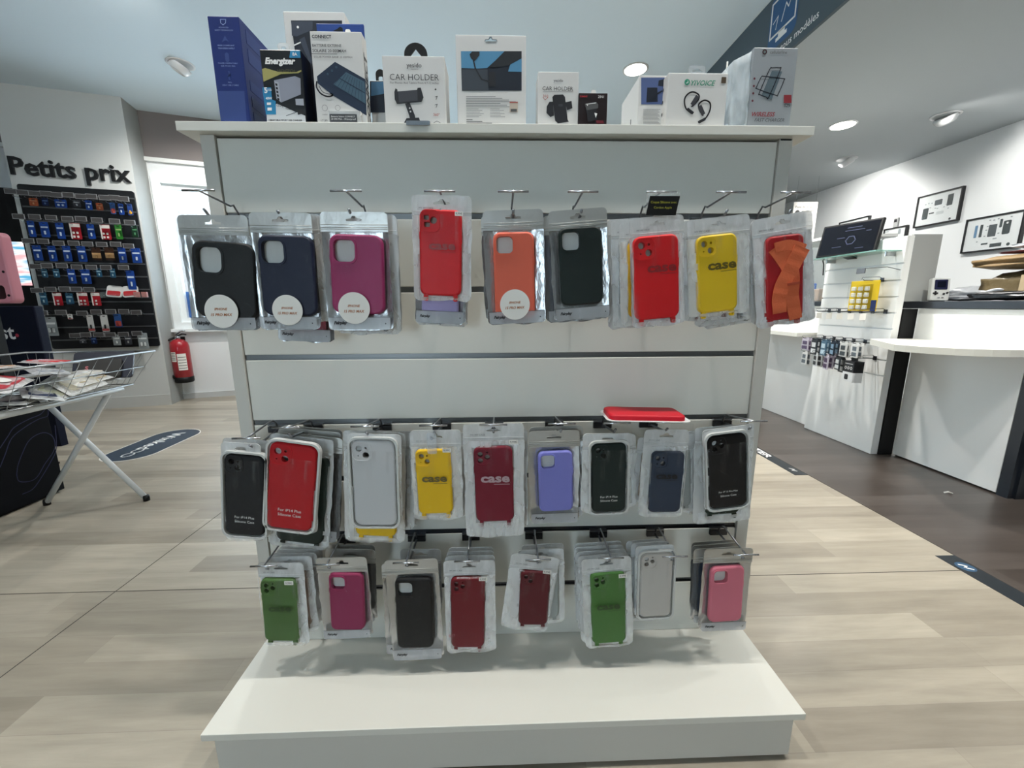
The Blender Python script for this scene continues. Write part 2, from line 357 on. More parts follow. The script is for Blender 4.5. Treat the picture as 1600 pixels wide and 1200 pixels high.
# black slat panel
pt = PW(27, 287); pr_ = PW(209, 300); pb = PW(81, 543)
px0, px1, pz1, pz0 = .045, PL-.015, 2.045, .605
pan = thing('slat_panel', 'black slatwall panel full of small blister packs under the Petits prix letters', 'display panel', M=MP @ Matrix.Translation((PL/2, 0, pz0)))
b = MB(); BP = mat('black_board', '#101216', .45)
b.slab([rr((px0+px1)/2-PL/2, (pz1-pz0)/2, px1-px0, pz1-pz0, .02)], -.02, 0, BP); b.build('board', pan)
for k in range(12):
    z = .075+k*.1175
    b = MB(); b.box(px0-PL/2+.01, px1-PL/2-.004, -.0235, -.0195, z, z+.012, RAIL); b.build('slat_rail', pan)
# hooks and packs on that panel
Z2 = lambda x, y: (40+x/8, 280+y/8)
Z3 = lambda x, y: (40+x/7.27, 400+y/7.27)
ORD = ['leftmost', 'second', 'third', 'fourth', 'fifth', 'sixth', 'seventh', 'eighth', 'ninth', 'tenth']
LABR = [(Z2, [(-190, 150), (-40, 165), (110, 178), (250, 180), (380, 195), (530, 195), (690, 215), (820, 215), (985, 230), (1105, 230), (1220, 245)]),
        (Z2, [(-90, 465), (110, 470), (315, 480), (520, 495), (690, 495), (890, 510), (1110, 525), (1300, 540)]),
        (Z2, [(30, 770), (215, 775), (410, 800), (600, 800), (770, 810), (950, 815), (1125, 812), (1285, 835)]),
        (Z3, [(110, 118), (240, 110), (410, 110), (580, 125), (745, 128), (910, 130), (1110, 130)]),
        (Z3, [(125, 390), (280, 378), (440, 375), (575, 378), (720, 382)]),
        (Z3, [(185, 645), (400, 640), (640, 650), (800, 635), (965, 630), (1115, 630), (1255, 640)]),
        (Z3, [(560, 905), (680, 895), (830, 895), (960, 895), (1110, 890), (1265, 880)])]
ROWN = ['top', 'second', 'third', 'fourth', 'fifth', 'sixth', 'bottom']
HOLD = mat('label_holder', '#4b4a4b', .25); HOLD_E = mat('label_holder_edge', '#8e8f90', .2)
proto = None
OFF = .13
for ri, (zf, pts) in enumerate(LABR):
    for k, (x, y) in enumerate(pts):
        q = PW(*zf(x, y), OFF); M_ = MP @ Matrix.Translation((q.x, 0, q.z))
        lab = 'wire hook with grey price holder, %s in the %s row of the black wall panel' % (ORD[k] if k < 10 else 'rightmost', ROWN[ri])
        if proto is None:
            proto = thing('label_hook', lab, 'hook', M=M_, group='price label hooks on the pillar panel')
            b = MB(); b.tube([(0, -.02, -.035), (0, -.11, -.035), (0, -.118, -.028)], .0025, STEEL, 6); b.build('prong', proto)
            b = MB(); b.tube([(0, -.02, -.02), (0, -.03, 0), (0, -OFF+.004, 0)], .002, STEEL, 6); b.build('label_arm', proto)
            b = MB(); b.box(-.041, .041, -OFF, -OFF+.003, -.021, .021, HOLD_E); b.box(-.036, .036, -OFF-.001, -OFF, -.017, .017, HOLD); lh_ = b.build('label_holder', proto); lh_.parent = [c for c in proto.children if c.name.startswith('label_arm')][0]
        else: copy_tree(proto, M_, lab)
PK = {'blue': ('#173f8e', '#c7d6e8'), 'teal': ('#27536f', '#9fc0cc'), 'red': ('#a51a26', '#e2ded8'), 'orange': ('#9c4d2c', '#d09a72'), 'brown': ('#3a2418', '#c49a68'),
      'grey': ('#3c3f47', '#a9adb0'), 'green': ('#2f7d2c', '#8fb06a'), 'dkgreen': ('#12331f', '#4f8d5f'), 'navy': ('#10234f', '#5876a8'), 'white': ('#c9cbc9', '#2c3a44'),
      'bluered': ('#2b4f86', '#a4473f'), 'blueyel': ('#24407e', '#d7a23c'), 'clear': ('#8f9799', '#d8dedf')}
PNAME = {'blue': 'blue battery', 'teal': 'teal button-cell', 'red': 'red and white battery', 'orange': 'orange', 'brown': 'black and copper battery', 'grey': 'dark grey', 'green': 'green',
         'dkgreen': 'dark green', 'navy': 'navy', 'white': 'white cable', 'bluered': 'blue and red', 'blueyel': 'blue and yellow', 'clear': 'clear plastic'}
ROWS = [(Z2, [(100, 285, 130, 95, 'orange'), (245, 285, 100, 90, 'navy'), (440, 305, 170, 100, 'blue'), (640, 305, 110, 80, 'grey'), (790, 325, 105, 115, 'blue'), (925, 345, 100, 85, 'orange'), (1090, 365, 90, 140, 'bluered'), (1195, 375, 90, 135, 'blue'), (1305, 380, 85, 140, 'blueyel')]),
        (Z2, [(75, 620, 130, 200, 'blue'), (240, 630, 150, 190, 'blue'), (435, 645, 140, 200, 'blue'), (625, 650, 175, 200, 'red'), (820, 655, 125, 180, 'blue'), (1000, 662, 160, 185, 'red'), (1165, 660, 115, 180, 'green'), (1365, 655, 100, 140, 'dkgreen')]),
        (Z2, [(150, 920, 150, 190, 'blue'), (335, 930, 140, 190, 'blue'), (520, 930, 140, 190, 'blue'), (705, 935, 145, 190, 'blue'), (885, 935, 145, 155, 'brown'), (1050, 935, 145, 155, 'brown'), (1210, 950, 130, 185, 'blue'), (1385, 955, 145, 185, 'blue')]),
        (Z3, [(215, 195, 90, 95, 'teal'), (350, 195, 90, 95, 'teal'), (525, 230, 120, 165, 'blue'), (685, 235, 140, 165, 'blue'), (835, 190, 80, 95, 'teal'), (990, 195, 80, 105, 'teal'), (1200, 275, 130, 215, 'blue')]),
        (Z3, [(205, 485, 110, 140, 'teal'), (365, 490, 135, 145, 'red'), (500, 485, 110, 125, 'teal'), (650, 490, 150, 150, 'red'), (800, 490, 130, 150, 'red')]),
        (Z3, [(290, 800, 185, 215, 'clear'), (505, 690, 70, 60, 'white'), (740, 765, 110, 190, 'white'), (900, 765, 120, 190, 'white'), (1050, 735, 110, 150, 'bluered')]),
        (Z3, [(650, 965, 90, 55, 'grey'), (775, 955, 80, 85, 'navy'), (1035, 955, 110, 120, 'clear'), (1165, 955, 100, 105, 'grey'), (1335, 965, 145, 180, 'clear')])]
for ri, (zf, pts) in enumerate(ROWS):
    for k, (x, y, w, h, kd) in enumerate(pts):
        a = PW(*zf(x-w/2, y-h/2), .07); c = PW(*zf(x+w/2, y+h/2), .07); ww = max(.03, c.x-a.x); hh = abs(a.z-c.z)-.0; cxm = (a.x+c.x)/2
        hh = h/(zf(0, 1)[1]-zf(0, 0)[1] and (1/(zf(0, 1)[1]-zf(0, 0)[1])))*4.35/640 if False else abs(PW(*zf(x, y-h/2), .07).z-PW(*zf(x, y+h/2), .07).z)
        zc = PW(*zf(x, y), .07).z
        c1, c2 = PK[kd]; m1 = mat('pack_'+kd, c1, .3); m2 = mat('pack_print_'+kd, c2, .4)
        root = thing('blister_pack', '%s blister pack, %s from left, %s row of the black wall panel' % (PNAME[kd], 'first' if k == 0 else ORD[k], ROWN[ri]), 'pack',
                     M=MP @ Matrix.Translation((cxm, -.07, zc)), group='packs on the pillar panel')
        b = MB(); hole = rr(0, hh/2-.012, .022, .007, .003, 2)
        b.slab([rr(0, 0, ww, hh, .006, 3), hole], -.001, .001, m1)
        if kd in ('red',): b.flat(rr(0, hh*.36, ww*.98, hh*.22, .003, 2), -.0016, m2); b.flat(rr(-ww*.42, -.01*0, ww*.14, hh*.96, .002, 2), -.0017, m2)
        elif kd == 'white': b.flat(rr(0, -hh*.38, ww*.95, hh*.14, .002, 2), -.0016, mat('pack_pink', '#c7605f', .4))
        elif kd == 'brown': b.flat(rr(0, -hh*.12, ww*.96, hh*.42, .002, 2), -.0016, m2)
        elif kd == 'blueyel': b.flat(circ(0, -hh*.28, ww*.36), -.0016, m2)
        elif kd == 'bluered': b.flat(rr(0, -hh*.22, ww*.8, hh*.42, .01, 3), -.0016, m2)
        else: b.flat(rr(0, hh*.16, ww*.8, hh*.10, .002, 2), -.0016, m2)
        b.build('backing_card', root)
        b = MB(); nb = 2 if ww > .07 else 1
        for i in range(nb):
            for j in range(2 if kd == 'red' else 1):
                b.slab([rr((i-(nb-1)/2)*ww*.36, -hh*.2+j*hh*.24-(0.02 if kd == 'red' else 0), ww*.26, hh*(.18 if kd == 'red' else .3), ww*.1, 4)], -.011, -.001, FILM_CLEAR, bev=.004)
                b.slab([rr((i-(nb-1)/2)*ww*.36, -hh*.2+j*hh*.24-(0.02 if kd == 'red' else 0), ww*.17, hh*(.14 if kd == 'red' else .24), ww*.05, 3)], -.008, -.0018, m2 if kd != 'white' else mat('cable_black', '#22282c', .5))
        b.build('blister', root)
# clear tray with two packs on the fifth row
b = MB(); a = PW(*Z3(850, 470), .12); c = PW(*Z3(1400, 470), .12)
b.box(a.x, c.x, -.12, -.02, a.z-.004, a.z, GLASS, MP); b.box(a.x, c.x, -.123, -.12, a.z-.004, a.z+.035, GLASS, MP); b.box(a.x, a.x+.003, -.12, -.02, a.z, a.z+.05, GLASS, MP)
tag(b.build('clear_tray'), 'clear plastic tray on the right of the fifth row of the black wall panel', 'tray')
for k in range(2):
    b = MB(); x_ = a.x+.03+k*.12; Mk = MP @ Matrix.Translation((x_+.06, -.07, a.z+.055)) @ Matrix.Rotation(-.35, 4, 'X') @ Matrix.Rotation(.1-.2*k, 4, 'Y')
    b.slab([rr(0, 0, .12, .11, .02, 4)], -.006, .006, mat('pack_white', '#ddd8d4', .4), Mk); b.slab([rr(0, -.02, .10, .045, .01, 3)], -.010, -.006, mat('pack_redbit', '#b02a30', .3), Mk)
    tag(b.build('blister_pack'), 'white and red pack lying in the clear tray, %s one' % ('left' if k == 0 else 'right'), 'pack', 'packs in the clear tray')
for k in range(2):
    q = PW(*Z3(1250+k*90, 440), .1); b = MB(); b.box(-.022, .022, -.012, .012, -.03, .02, mat('tiny_box', '#9aa3a4' if k else '#a86f6a', .4), MP @ Matrix.Translation((q.x, -.08, a.z+.032)), bev=.002)
    tag(b.build('small_box'), '%s little box at the right end of the clear tray' % ('grey' if k else 'pinkish'), 'box')
# safety notice between pillar and window
b = MB(); q = WL(231, 358, .3); Mq = MW @ Matrix.Translation((WL(232, 358).x, -.004, WL(232, 358).z))
b.box(-.05, .05, -.003, 0, -.13, .13, mat('notice_white', '#dfe3e4', .5), Mq); b.line([(-.035, .1), (.035, .1), (.035, -.04), (-.035, -.04)], .008, -.0035, mat('notice_red', '#a6404a', .5), Mq, True); b.flat(rr(0, -.09, .08, .05, .004, 2), -.0035, mat('notice_blue', '#3d6f96', .5), Mq)
tag(b.build('safety_notice'), 'small red, white and blue safety notice on the wall beside the window', 'notice')
# fire extinguisher
RED = mat('extinguisher_red', '#9d1220', .28, coat=.4)
ep = WL(283, 560, .10); H0 = WL(286, 597, .10).z; H1 = WL(284, 530, .1).z
Me = MW @ Matrix.Translation((ep.x, -.10, H0)); ex = thing('fire_extinguisher', 'red fire extinguisher hung low on the white wall below the window', 'fire extinguisher', M=Me)
hh = H1-H0; R_ = .085
b = MB(); b.lathe([(R_*.95, .055), (R_, .06), (R_, hh*.82), (R_*.9, hh*.92), (R_*.55, hh*.99), (.025, hh)], RED); cyl_ = b.build('cylinder', ex)
b = MB(); b.lathe([(R_*.9, 0), (R_*1.02, .01), (R_*1.02, .06), (R_*.95, .062)], BLACK); b.build('foot_ring', ex)
b = MB(); b.lathe([(.022, hh), (.022, hh+.03), (.014, hh+.035)], CHROME, 12); b.tube([(-.01, 0, hh+.03), (.05, -.03, hh+.055), (.09, -.05, hh+.05)], .008, BLACK); b.tube([(-.01, 0, hh+.05), (.04, -.03, hh+.085), (.085, -.05, hh+.09)], .008, CHROME); b.build('valve_handle', ex)
b = MB(); b.tube([(-.02, -.02, hh+.02), (-.08, -.05, hh-.01), (-.115, -.05, hh-.1), (-.105, -.06, hh*.4), (-.08, -.07, hh*.2), (-.05, -.085, hh*.12)], .011, BLACK); b.build('hose', ex)
b = MB()
for x0_, x1_, z0_, z1_, m_ in ((-.75, -.15, .5, .72, STICK), (-.05, .85, .3, .68, STICK)):
    vs = []; n = 8
    for i in range(n+1):
        a = x0_+(x1_-x0_)*i/n
        for z in (z0_, z1_): vs.append((math.sin(a)*(R_+.0012), -math.cos(a)*(R_+.0012), hh*z))
    b.add(vs, [(2*i, 2*i+2, 2*i+3, 2*i+1) for i in range(n)], m_)
    for j in range(5):
        zz = hh*(z0_+.04+(z1_-z0_)*j/6); vs = []
        for i in range(n+1):
            a = x0_+.05+(x1_-x0_-.1)*i/n
            for z in (zz, zz+.006): vs.append((math.sin(a)*(R_+.002), -math.cos(a)*(R_+.002), z))
        b.add(vs, [(2*i, 2*i+2, 2*i+3, 2*i+1) for i in range(n)], TXT_G)
b.build('instruction_label', cyl_)
b = MB(); b.box(-.03, .03, .085, .10, hh*.6, hh+.02, BLACK); b.build('wall_bracket', ex)

# far left: black unit with screen behind the pillar edge
MK = MP @ Matrix.Translation((0, .0, 0))
def KL(px, py, off=.02): return MP.inverted() @ AP(px, py, P0+pn*off, pn)
b = MB(); z_t = KL(20, 292).z; b.box(-2.6, -.004, .03, .45, 0, z_t, BLACK, MP)
tag(b.build('media_unit'), 'tall matt black cabinet left of the white pillar, screen set in it', 'cabinet')
b = MB(); b.box(-2.6, -.02, .3, .45, z_t, HC, PLASTER, MP); b.box(-2.6, -.02, .28, .3, KL(5, 182).z, HC, BLACK, MP); struct(b.build('trim_2', recentre=False))
scr = bpy.data.materials.new('menu_screen'); scr.use_nodes = True; nt = scr.node_tree; nt.nodes.clear()
o_ = nt.nodes.new('ShaderNodeOutputMaterial'); e_ = nt.nodes.new('ShaderNodeEmission'); tc = nt.nodes.new('ShaderNodeTexCoord'); mp_ = nt.nodes.new('ShaderNodeMapping'); mp_.inputs['Scale'].default_value = (3, 1, 16)
ns = nt.nodes.new('ShaderNodeTexNoise'); ns.inputs['Scale'].default_value = 1.4; rp = nt.nodes.new('ShaderNodeValToRGB')
cr = rp.color_ramp; cr.elements[0].color = (.12, .45, .7, 1); cr.elements[0].position = .36; cr.elements[1].color = (.95, .98, 1, 1); cr.elements[1].position = .5
el = cr.elements.new(.62); el.color = (.95, .5, .52, 1)
for a, c in ((tc.outputs['Object'], mp_.inputs[0]), (mp_.outputs[0], ns.inputs['Vector']), (ns.outputs[0], rp.inputs[0]), (rp.outputs[0], e_.inputs[0]), (e_.outputs[0], o_.inputs[0])): nt.links.new(a, c)
e_.inputs[1].default_value = 1.0
s0 = KL(10, 377, -.005); s1 = KL(50, 446, -.005); sr = KL(53, 446, -.005).x
ms = thing('wall_screen', 'lit screen with blue and pink lines, left of the pillar', 'screen', M=MP @ Matrix.Translation((-.4, .03, s1.z)))
b = MB(); b.box(-.5, .385, -.012, -.001, -.01, s0.z-s1.z+.01, BLACK); b.build('bezel', ms); b = MB(); b.box(-.49, .38, -.014, -.0121, 0, s0.z-s1.z, scr); b.build('display', ms)
# navy box totem with text, pink giant phone case, navy cube
NAVY = mat('navy_card', '#081024', .6, spec=.2)
pY = 2.9
t0 = AY(0, 480, pY); t1 = AY(52, 478, pY); t2 = AY(64, 562, pY)
tot = thing('advertising_totem', 'dark navy advertising box with white letters behind the wire basket', 'advertising stand', loc=(t1.x-.35, pY, 0))
b = MB(); b.box(t1.x-.75, t1.x, pY, pY+.06, .45, t1.z, NAVY, bev=.008); b.build('upper_box', tot, True)
b = MB(); b.box(t1.x-.70, t1.x-.03, pY+.005, pY+.055, 0, .45, NAVY); b.build('foot_box', tot, True)
b = MB(); q = AY(23, 519, pY-.002); g_ = text_geo('Best', .02); hb = .098; wb = hb*(g_[3]-g_[2])/(g_[5]-g_[4]); b.text('Best', q.x-wb/2, q.z, pY-.003, TXT_W, h=hb, bold=.02); q = AY(27, 524, pY-.002); b.flat(circ(q.x, q.z, .012), pY-.003, mat('dot_red', '#c0344a', .5)); b.build('lettering', tot, True)
pY = 2.45; PINK = mat('pink_plastic', '#c9828f', .35)
k1 = AY(2, 362, pY); k2 = AY(27, 474, pY)
b = MB(); W_ = .42; hz = k1.z-k2.z; Mp = Matrix.Translation((k2.x-W_/2-.01, pY, k2.z+hz/2))
b.slab([rr(0, 0, W_, hz, .03), rr(.115, -hz*.34, .11, hz*.2, .02)], 0, .05, PINK, Mp, inner=rr(0, 0, W_-.02, hz-.02, .025), bev=.01)
for zz in (.1, -.02, -.15): b.slab([circ(W_*.44, zz, .007, 10)], -.002, 0, BLACK, Mp)
b.slab([rr(.115, -hz*.34, .11, hz*.2, .02)], .02, .04, mat('dark_wine', '#2a0a12', .4), Mp)
pk = tag(b.build('phone_case_model'), 'oversized pink phone case model at the left picture edge', 'display model')
b = MB(); b.box(k2.x-.28, k2.x-.18, pY+.01, pY+.06, 0, k2.z+.001, BLACK); b.box(k2.x-.35, k2.x-.1, pY-.05, pY+.12, 0, .012, BLACK); tag(b.build('model_stand'), 'black post carrying the oversized pink phone case', 'stand')
cube = thing('promotional_cube', 'dark navy cube with faint wavy lines standing behind the basket table', 'cube', loc=(-2.65, 1.85, 0))
b = MB(); CN = mat('cube_navy', '#05070d', .7, spec=.15); b.box(-2.95, -2.395, 1.5, 2.158, .012, .52, CN, bev=.004); b.build('body', cube, True)
b = MB(); b.box(-2.93, -2.415, 1.52, 2.14, 0, .014, BLACK); b.build('foot_plate', cube, True)
b = MB(); LN = mat('faint_line', '#2b2f55', .5)
def cl(pts, wd=.004):
    b = MB()
    b.line([(p.y, p.z) for p in [AX(x, y, -2.394) for x, y in pts]], wd, -2.3935, LN, Mline); b.build('printed_line', cube, True)
Mline = Matrix(((0, 1, 0, 0), (1, 0, 0, 0), (0, 0, 1, 0), (0, 0, 0, 1)))
def sm(pts, n=6):
    o = []; P_ = [pts[0]]+pts+[pts[-1]]
    for i in range(1, len(P_)-2):
        for k in range(n):
            t = k/n; o.append(tuple(.5*((2*P_[i][j])+(-P_[i-1][j]+P_[i+1][j])*t+(2*P_[i-1][j]-5*P_[i][j]+4*P_[i+1][j]-P_[i+2][j])*t*t+(-P_[i-1][j]+3*P_[i][j]-3*P_[i+1][j]+P_[i+2][j])*t**3) for j in (0, 1)))
    return o+[pts[-1]]
cl(sm([(26, 742), (28, 727), (35, 708), (44, 690), (56, 680), (70, 676), (82, 682), (86, 695), (82, 708), (70, 725), (58, 745), (46, 752), (30, 752), (26, 742)]))
cl(sm([(0, 700), (12, 682), (22, 668), (45, 655), (62, 648), (70, 640)])); cl(sm([(0, 730), (8, 710), (18, 685), (38, 668), (60, 655), (74, 650), (75, 640)]))
cl(sm([(35, 772), (50, 765), (62, 750), (80, 720), (88, 700), (86, 665)]))

# folding basket table
TB = mat('white_tube', '#c6c9c9', .3)
bt = thing('basket_table', 'white folding stand with X legs carrying a wire bargain basket', 'table', loc=(-2.08, 1.5, 0))
for y_ in (1.02, 2.02):
    b = MB(); b.tube([(-1.845, y_, .012), (-2.285, y_, .585)], .0125, TB, 12); LEGS = [b.build('leg', bt, True)]
    b = MB(); b.tube([(-2.317, y_-.028, .012), (-1.90, y_-.028, .585)], .0125, TB, 12); LEGS.append(b.build('leg', bt, True))
    for fx, dy in ((-1.845, 0), (-2.317, -.028)):
        b = MB(); b.lathe([(.0145, 0), (.0145, .022), (.012, .03)], BLACK, 12, Matrix.Translation((fx, y_+dy, 0))); fc_ = b.build('foot_cap', bt, True); fc_.parent = LEGS[-2 if dy == 0 else -1]
for x_ in (-1.90, -2.285):
    b = MB(); b.tube([(x_, .95, .585), (x_, 2.06, .585)], .013, TB, 12); b.build('support_tube', bt, True)
WIRE = mat('basket_wire', '#9a9d9e', .3, .9)
zr_, zb_ = .765, .605; bx0, bx1, by0, by1 = -2.40, -1.79, .95, 2.16; ix0, ix1, iy0, iy1 = -2.34, -1.86, 1.0, 2.08
b = MB(); b.tube([(bx1, by0, zr_), (bx1, by1, zr_), (bx0, by1-.03, zr_), (bx0, by0, zr_), (bx1, by0, zr_)], .005, WIRE); b.build('basket_rim', bt, True)
b = MB(); b.tube([(ix1, iy0, zb_), (ix1, iy1, zb_), (ix0, iy1, zb_), (ix0, iy0, zb_), (ix1, iy0, zb_)], .003, WIRE, 6)
b.tube([((bx1+ix1)/2, by0+.03, .69), ((bx1+ix1)/2, by1-.04, .69), ((bx0+ix0)/2, by1-.06, .69), ((bx0+ix0)/2, by0+.03, .69)], .002, WIRE, 6)
for k in range(17):
    t = k/16; y1_ = by0+(by1-by0)*t; y0_ = iy0+(iy1-iy0)*t
    b.tube([(bx1, y1_, zr_), (ix1, y0_, zb_), (ix0, y0_, zb_), (bx0, y1_-.03*t, zr_)], .0013, WIRE, 5)
for k in range(9):
    t = (k+.5)/9; b.tube([(bx0+(bx1-bx0)*t, by1-.02, zr_), (ix0+(ix1-ix0)*t, iy1, zb_), (ix0+(ix1-ix0)*t, iy0, zb_)], .0013, WIRE, 5)
b.build('basket_wires', bt, True)
# floor stickers
DEC = mat('decal_slate', '#2b3a49', .4)
b = MB(); q = [AZ(*p, 0) for p in ((173, 712), (309, 676))]
cen = Vector((-2.545, 2.935, 0)); ax_ = (Vector((-2.56, 3.285, 0))-Vector((-2.53, 2.60, 0))); ang = math.atan2(ax_.y, ax_.x)
Md = Matrix.Translation(cen) @ Matrix.Rotation(ang, 4, 'Z') @ Matrix.Rotation(PI/2*-1, 4, 'X')
def fl_rr(w, h, r, z): return [(x, y, z) for x, y in rr(0, 0, w, h, r, 12)]
MD = Matrix.Translation(cen) @ Matrix.Rotation(ang, 4, 'Z')
b.add(fl_rr(.72, .335, .167, .0008), [tuple(range(52))], STICK, MD); b.add(fl_rr(.705, .32, .16, .0014), [tuple(range(52))], DEC, MD)
MT = MD @ Matrix(((-1, 0, 0, 0), (0, 0, -1, 0), (0, -1, 0, 0), (0, 0, 0, 1)))
b.text('Winked', -.07, .0, -.0018, TXT_W, h=.085, M=MT, bold=.01); b.line(circ(.155, 0, .03, 14, 1.3), .009, -.0018, TXT_W, MT, True); b.line(circ(.235, 0, .03, 14, 1.3), .009, -.0018, TXT_W, MT, True)
tag(b.build('floor_sticker'), 'long oval slate floor sticker with white letters beside the basket table', 'floor sticker')
TAPE = mat('floor_tape', '#20262b', .4)
MF = Matrix(((0, 0, 1, 0), (-1, 0, 0, 0), (0, -1, 0, 0), (0, 0, 0, 1)))   # text x -> -Y (towards the camera), up -> +X
b = MB(); b.box(1.727, 1.805, 2.19, 3.6, 0, .001, TAPE)
b.text('EVITER', 2.62*-1, 1.768, -.0012, TXT_W, w=.30, h=.048, M=MF, bold=.02)
b.line([(-2.29, 1.763), (-2.272, 1.785), (-2.262, 1.76), (-2.245, 1.78)], .005, -.0012, TXT_W, MF)
tag(b.build('floor_tape'), 'dark floor tape with white letters at the edge of the dark floor, farther piece', 'floor tape')
b = MB(); b.box(1.727, 1.806, .2, 1.408, 0, .001, TAPE); BL = mat('tape_blue', '#31506b', .4)
b.flat(circ(-1.335, 1.768, .030), -.0012, BL, MF); b.line([(-1.35, 1.757), (-1.34, 1.778), (-1.331, 1.76), (-1.318, 1.78)], .006, -.0014, TXT_W, MF)
tag(b.build('floor_tape'), 'long plain dark floor tape with a round blue mark, nearer piece', 'floor tape')
b = MB(); q = AZ(1481, 772, 0); b.tube([(q.x-.012, q.y+.01, .004), (q.x, q.y, .012), (q.x+.02, q.y-.004, .005)], .004, STICK, 6); tag(b.build('paper_scrap'), 'tiny white paper scrap on the dark floor', 'scrap')

# ================================================================== CEILING LAMPS AND SIGN
LENS = mat('lamp_lens', '#ffffff', .5, emit='#fff8ea', es=9.0); LRING = mat('lamp_ring', '#d8dadb', .4)
def downlight(x, y, z, label, r=.085, lit=True):
    t = thing('ceiling_downlight', label, 'ceiling lamp', loc=(x, y, z), group='round ceiling lamps')
    b = MB(); b.lathe([(r*1.18, 0), (r*1.18, -.004), (r*1.05, -.008), (r*1.0, -.006)], LRING, 32); b.build('trim_ring', t)
    b = MB(); b.lathe([(r, -.0065), (r*.99, -.009)], LENS, 32); b.build('lens', t)
def eyeball(x, y, z, label, r=.075, aim=0.0, lit=.35):
    t = thing('ceiling_spotlight', label, 'ceiling lamp', loc=(x, y, z), group='swivel ceiling spotlights')
    b = MB(); b.lathe([(r*1.25, 0), (r*1.25, -.004), (r*1.05, -.007), (r*1.02, -.004)], LRING, 28); b.build('trim_ring', t)
    Mx = Matrix.Translation((0, 0, -.01)) @ Matrix.Rotation(aim, 4, 'Z') @ Matrix.Rotation(.55, 4, 'Y')
    b = MB(); prof = [(r*.98, .0)]+[(r*.98*math.cos(a), -r*.95*math.sin(a)) for a in (.25, .5, .75)]+[(r*.6, -r*.72), (r*.5, -r*.5)]; b.lathe(prof, LRING, 24, Mx); hd_ = b.build('swivel_head', t)
    b = MB(); b.lathe([(r*.5, -r*.52), (r*.45, -r*.54)], LENS, 18, Mx); b.build('bulb', hd_)
q = AZ(993, 108, HC); downlight(q.x, q.y, HC, 'lit round downlight above the boxes, left of the slate sign')
q = AZ(1317, 195, HL); downlight(q.x, q.y, HL, 'lit round downlight in the lower ceiling right of the slate sign')
q = AZ(282, 100, HC); eyeball(q.x, q.y, HC, 'swivel spotlight in the ceiling near the white pillar', aim=0.2)
q = AZ(1478, 180, HL); eyeball(q.x, q.y, HL, 'swivel spotlight near the right wall, the nearer of two', aim=3.3)
q = AZ(1323, 248, HL); eyeball(q.x, q.y, HL, 'swivel spotlight near the right wall, the farther of two', aim=2.8)
# wall-hung sign board on the fascia: icon and words
def FA(px, py): return AX(px, py, XF-.003)
MFA = Matrix(((0, 1, 0, 0), (-1, 0, 0, 0), (0, 0, 1, 0), (0, 0, 0, 1)))    # local x -> -Y, local z up, local -y -> -X
def FL(px, py): p = FA(px, py); return (-p.y, p.z)
fsg = thing('fascia_sign', 'slate sign strip with blue screen icon and white words under the ceiling', 'sign', loc=(XF, 2.9, HL))
b = MB(); ICB = mat('icon_blue', '#0f4f80', .4)
c1 = FL(1201, 66); c2 = FL(1243, 28); wI = c2[0]-c1[0]+.02; zc = (HL+HC)/2+.035
xc = (c1[0]+c2[0])/2
b.flat(rr(xc, zc, wI, .30, .05), XF-.0015, ICB, MFA)
ww = wI*.86; b.line([(xc-ww/2, zc-.075), (xc+ww/2, zc-.075), (xc+ww/2, zc+.115), (xc-ww/2, zc+.115)], .012, XF-.003, TXT_W, MFA, True)
b.flat([(xc-.05, zc-.12), (xc+.05, zc-.12), (xc+.05, zc-.1), (xc+.03, zc-.1), (xc+.03, zc-.075), (xc-.03, zc-.075), (xc-.03, zc-.1), (xc-.05, zc-.1)], XF-.003, TXT_W, MFA)
b.line([(xc-.09, zc-.0), (xc-.045, zc+.02), (xc-.06, zc-.045)], .006, XF-.003, TXT_W, MFA); b.line([(xc-.01, zc-.03), (xc+.02, zc+.05), (xc+.045, zc+.015), (xc+.085, zc+.095)], .007, XF-.003, TXT_W, MFA)
b.build('icon', fsg, True); b = MB()
e = FL(1279, 27); s_ = FL(1228, 68); q = FL(1254, 49)
e2 = FL(1224, 71); tw_ = (e[0]-e2[0])*1.10; b.text('tous modèles', e[0]-tw_/2, HL+.05, XF-.003, TXT_W, w=tw_, M=MFA, bold=.01)
b.build('lettering', fsg, True)
# standing paper notice at the back right
p0 = AY(1256, 345, 5.0)
b = MB(); Mq = Matrix.Translation((p0.x, 5.0, p0.z)); b.box(-.145, .145, 0, .003, -.21, .21, STICK, Mq)
b.text('Point de livraison', 0, .155, -.001, TXT_K, w=.24, M=Mq, bold=.01); b.flat(circ(-.09, .09, .03), -.001, TXT_G, Mq)
for k in range(7): b.box(-.04 if k < 3 else -.11, .11-.02*(k % 3), -.001, 0, .105-.04*k, .112-.04*k, TXT_G, Mq)
for sx in (-.12, .12): b.tube([(sx, .001, .21), (sx, .001, HL-p0.z)], .0012, CHROME, 5, Mq)
tag(b.build('hanging_notice'), 'white paper notice hanging at the back right beside the tall display', 'notice')

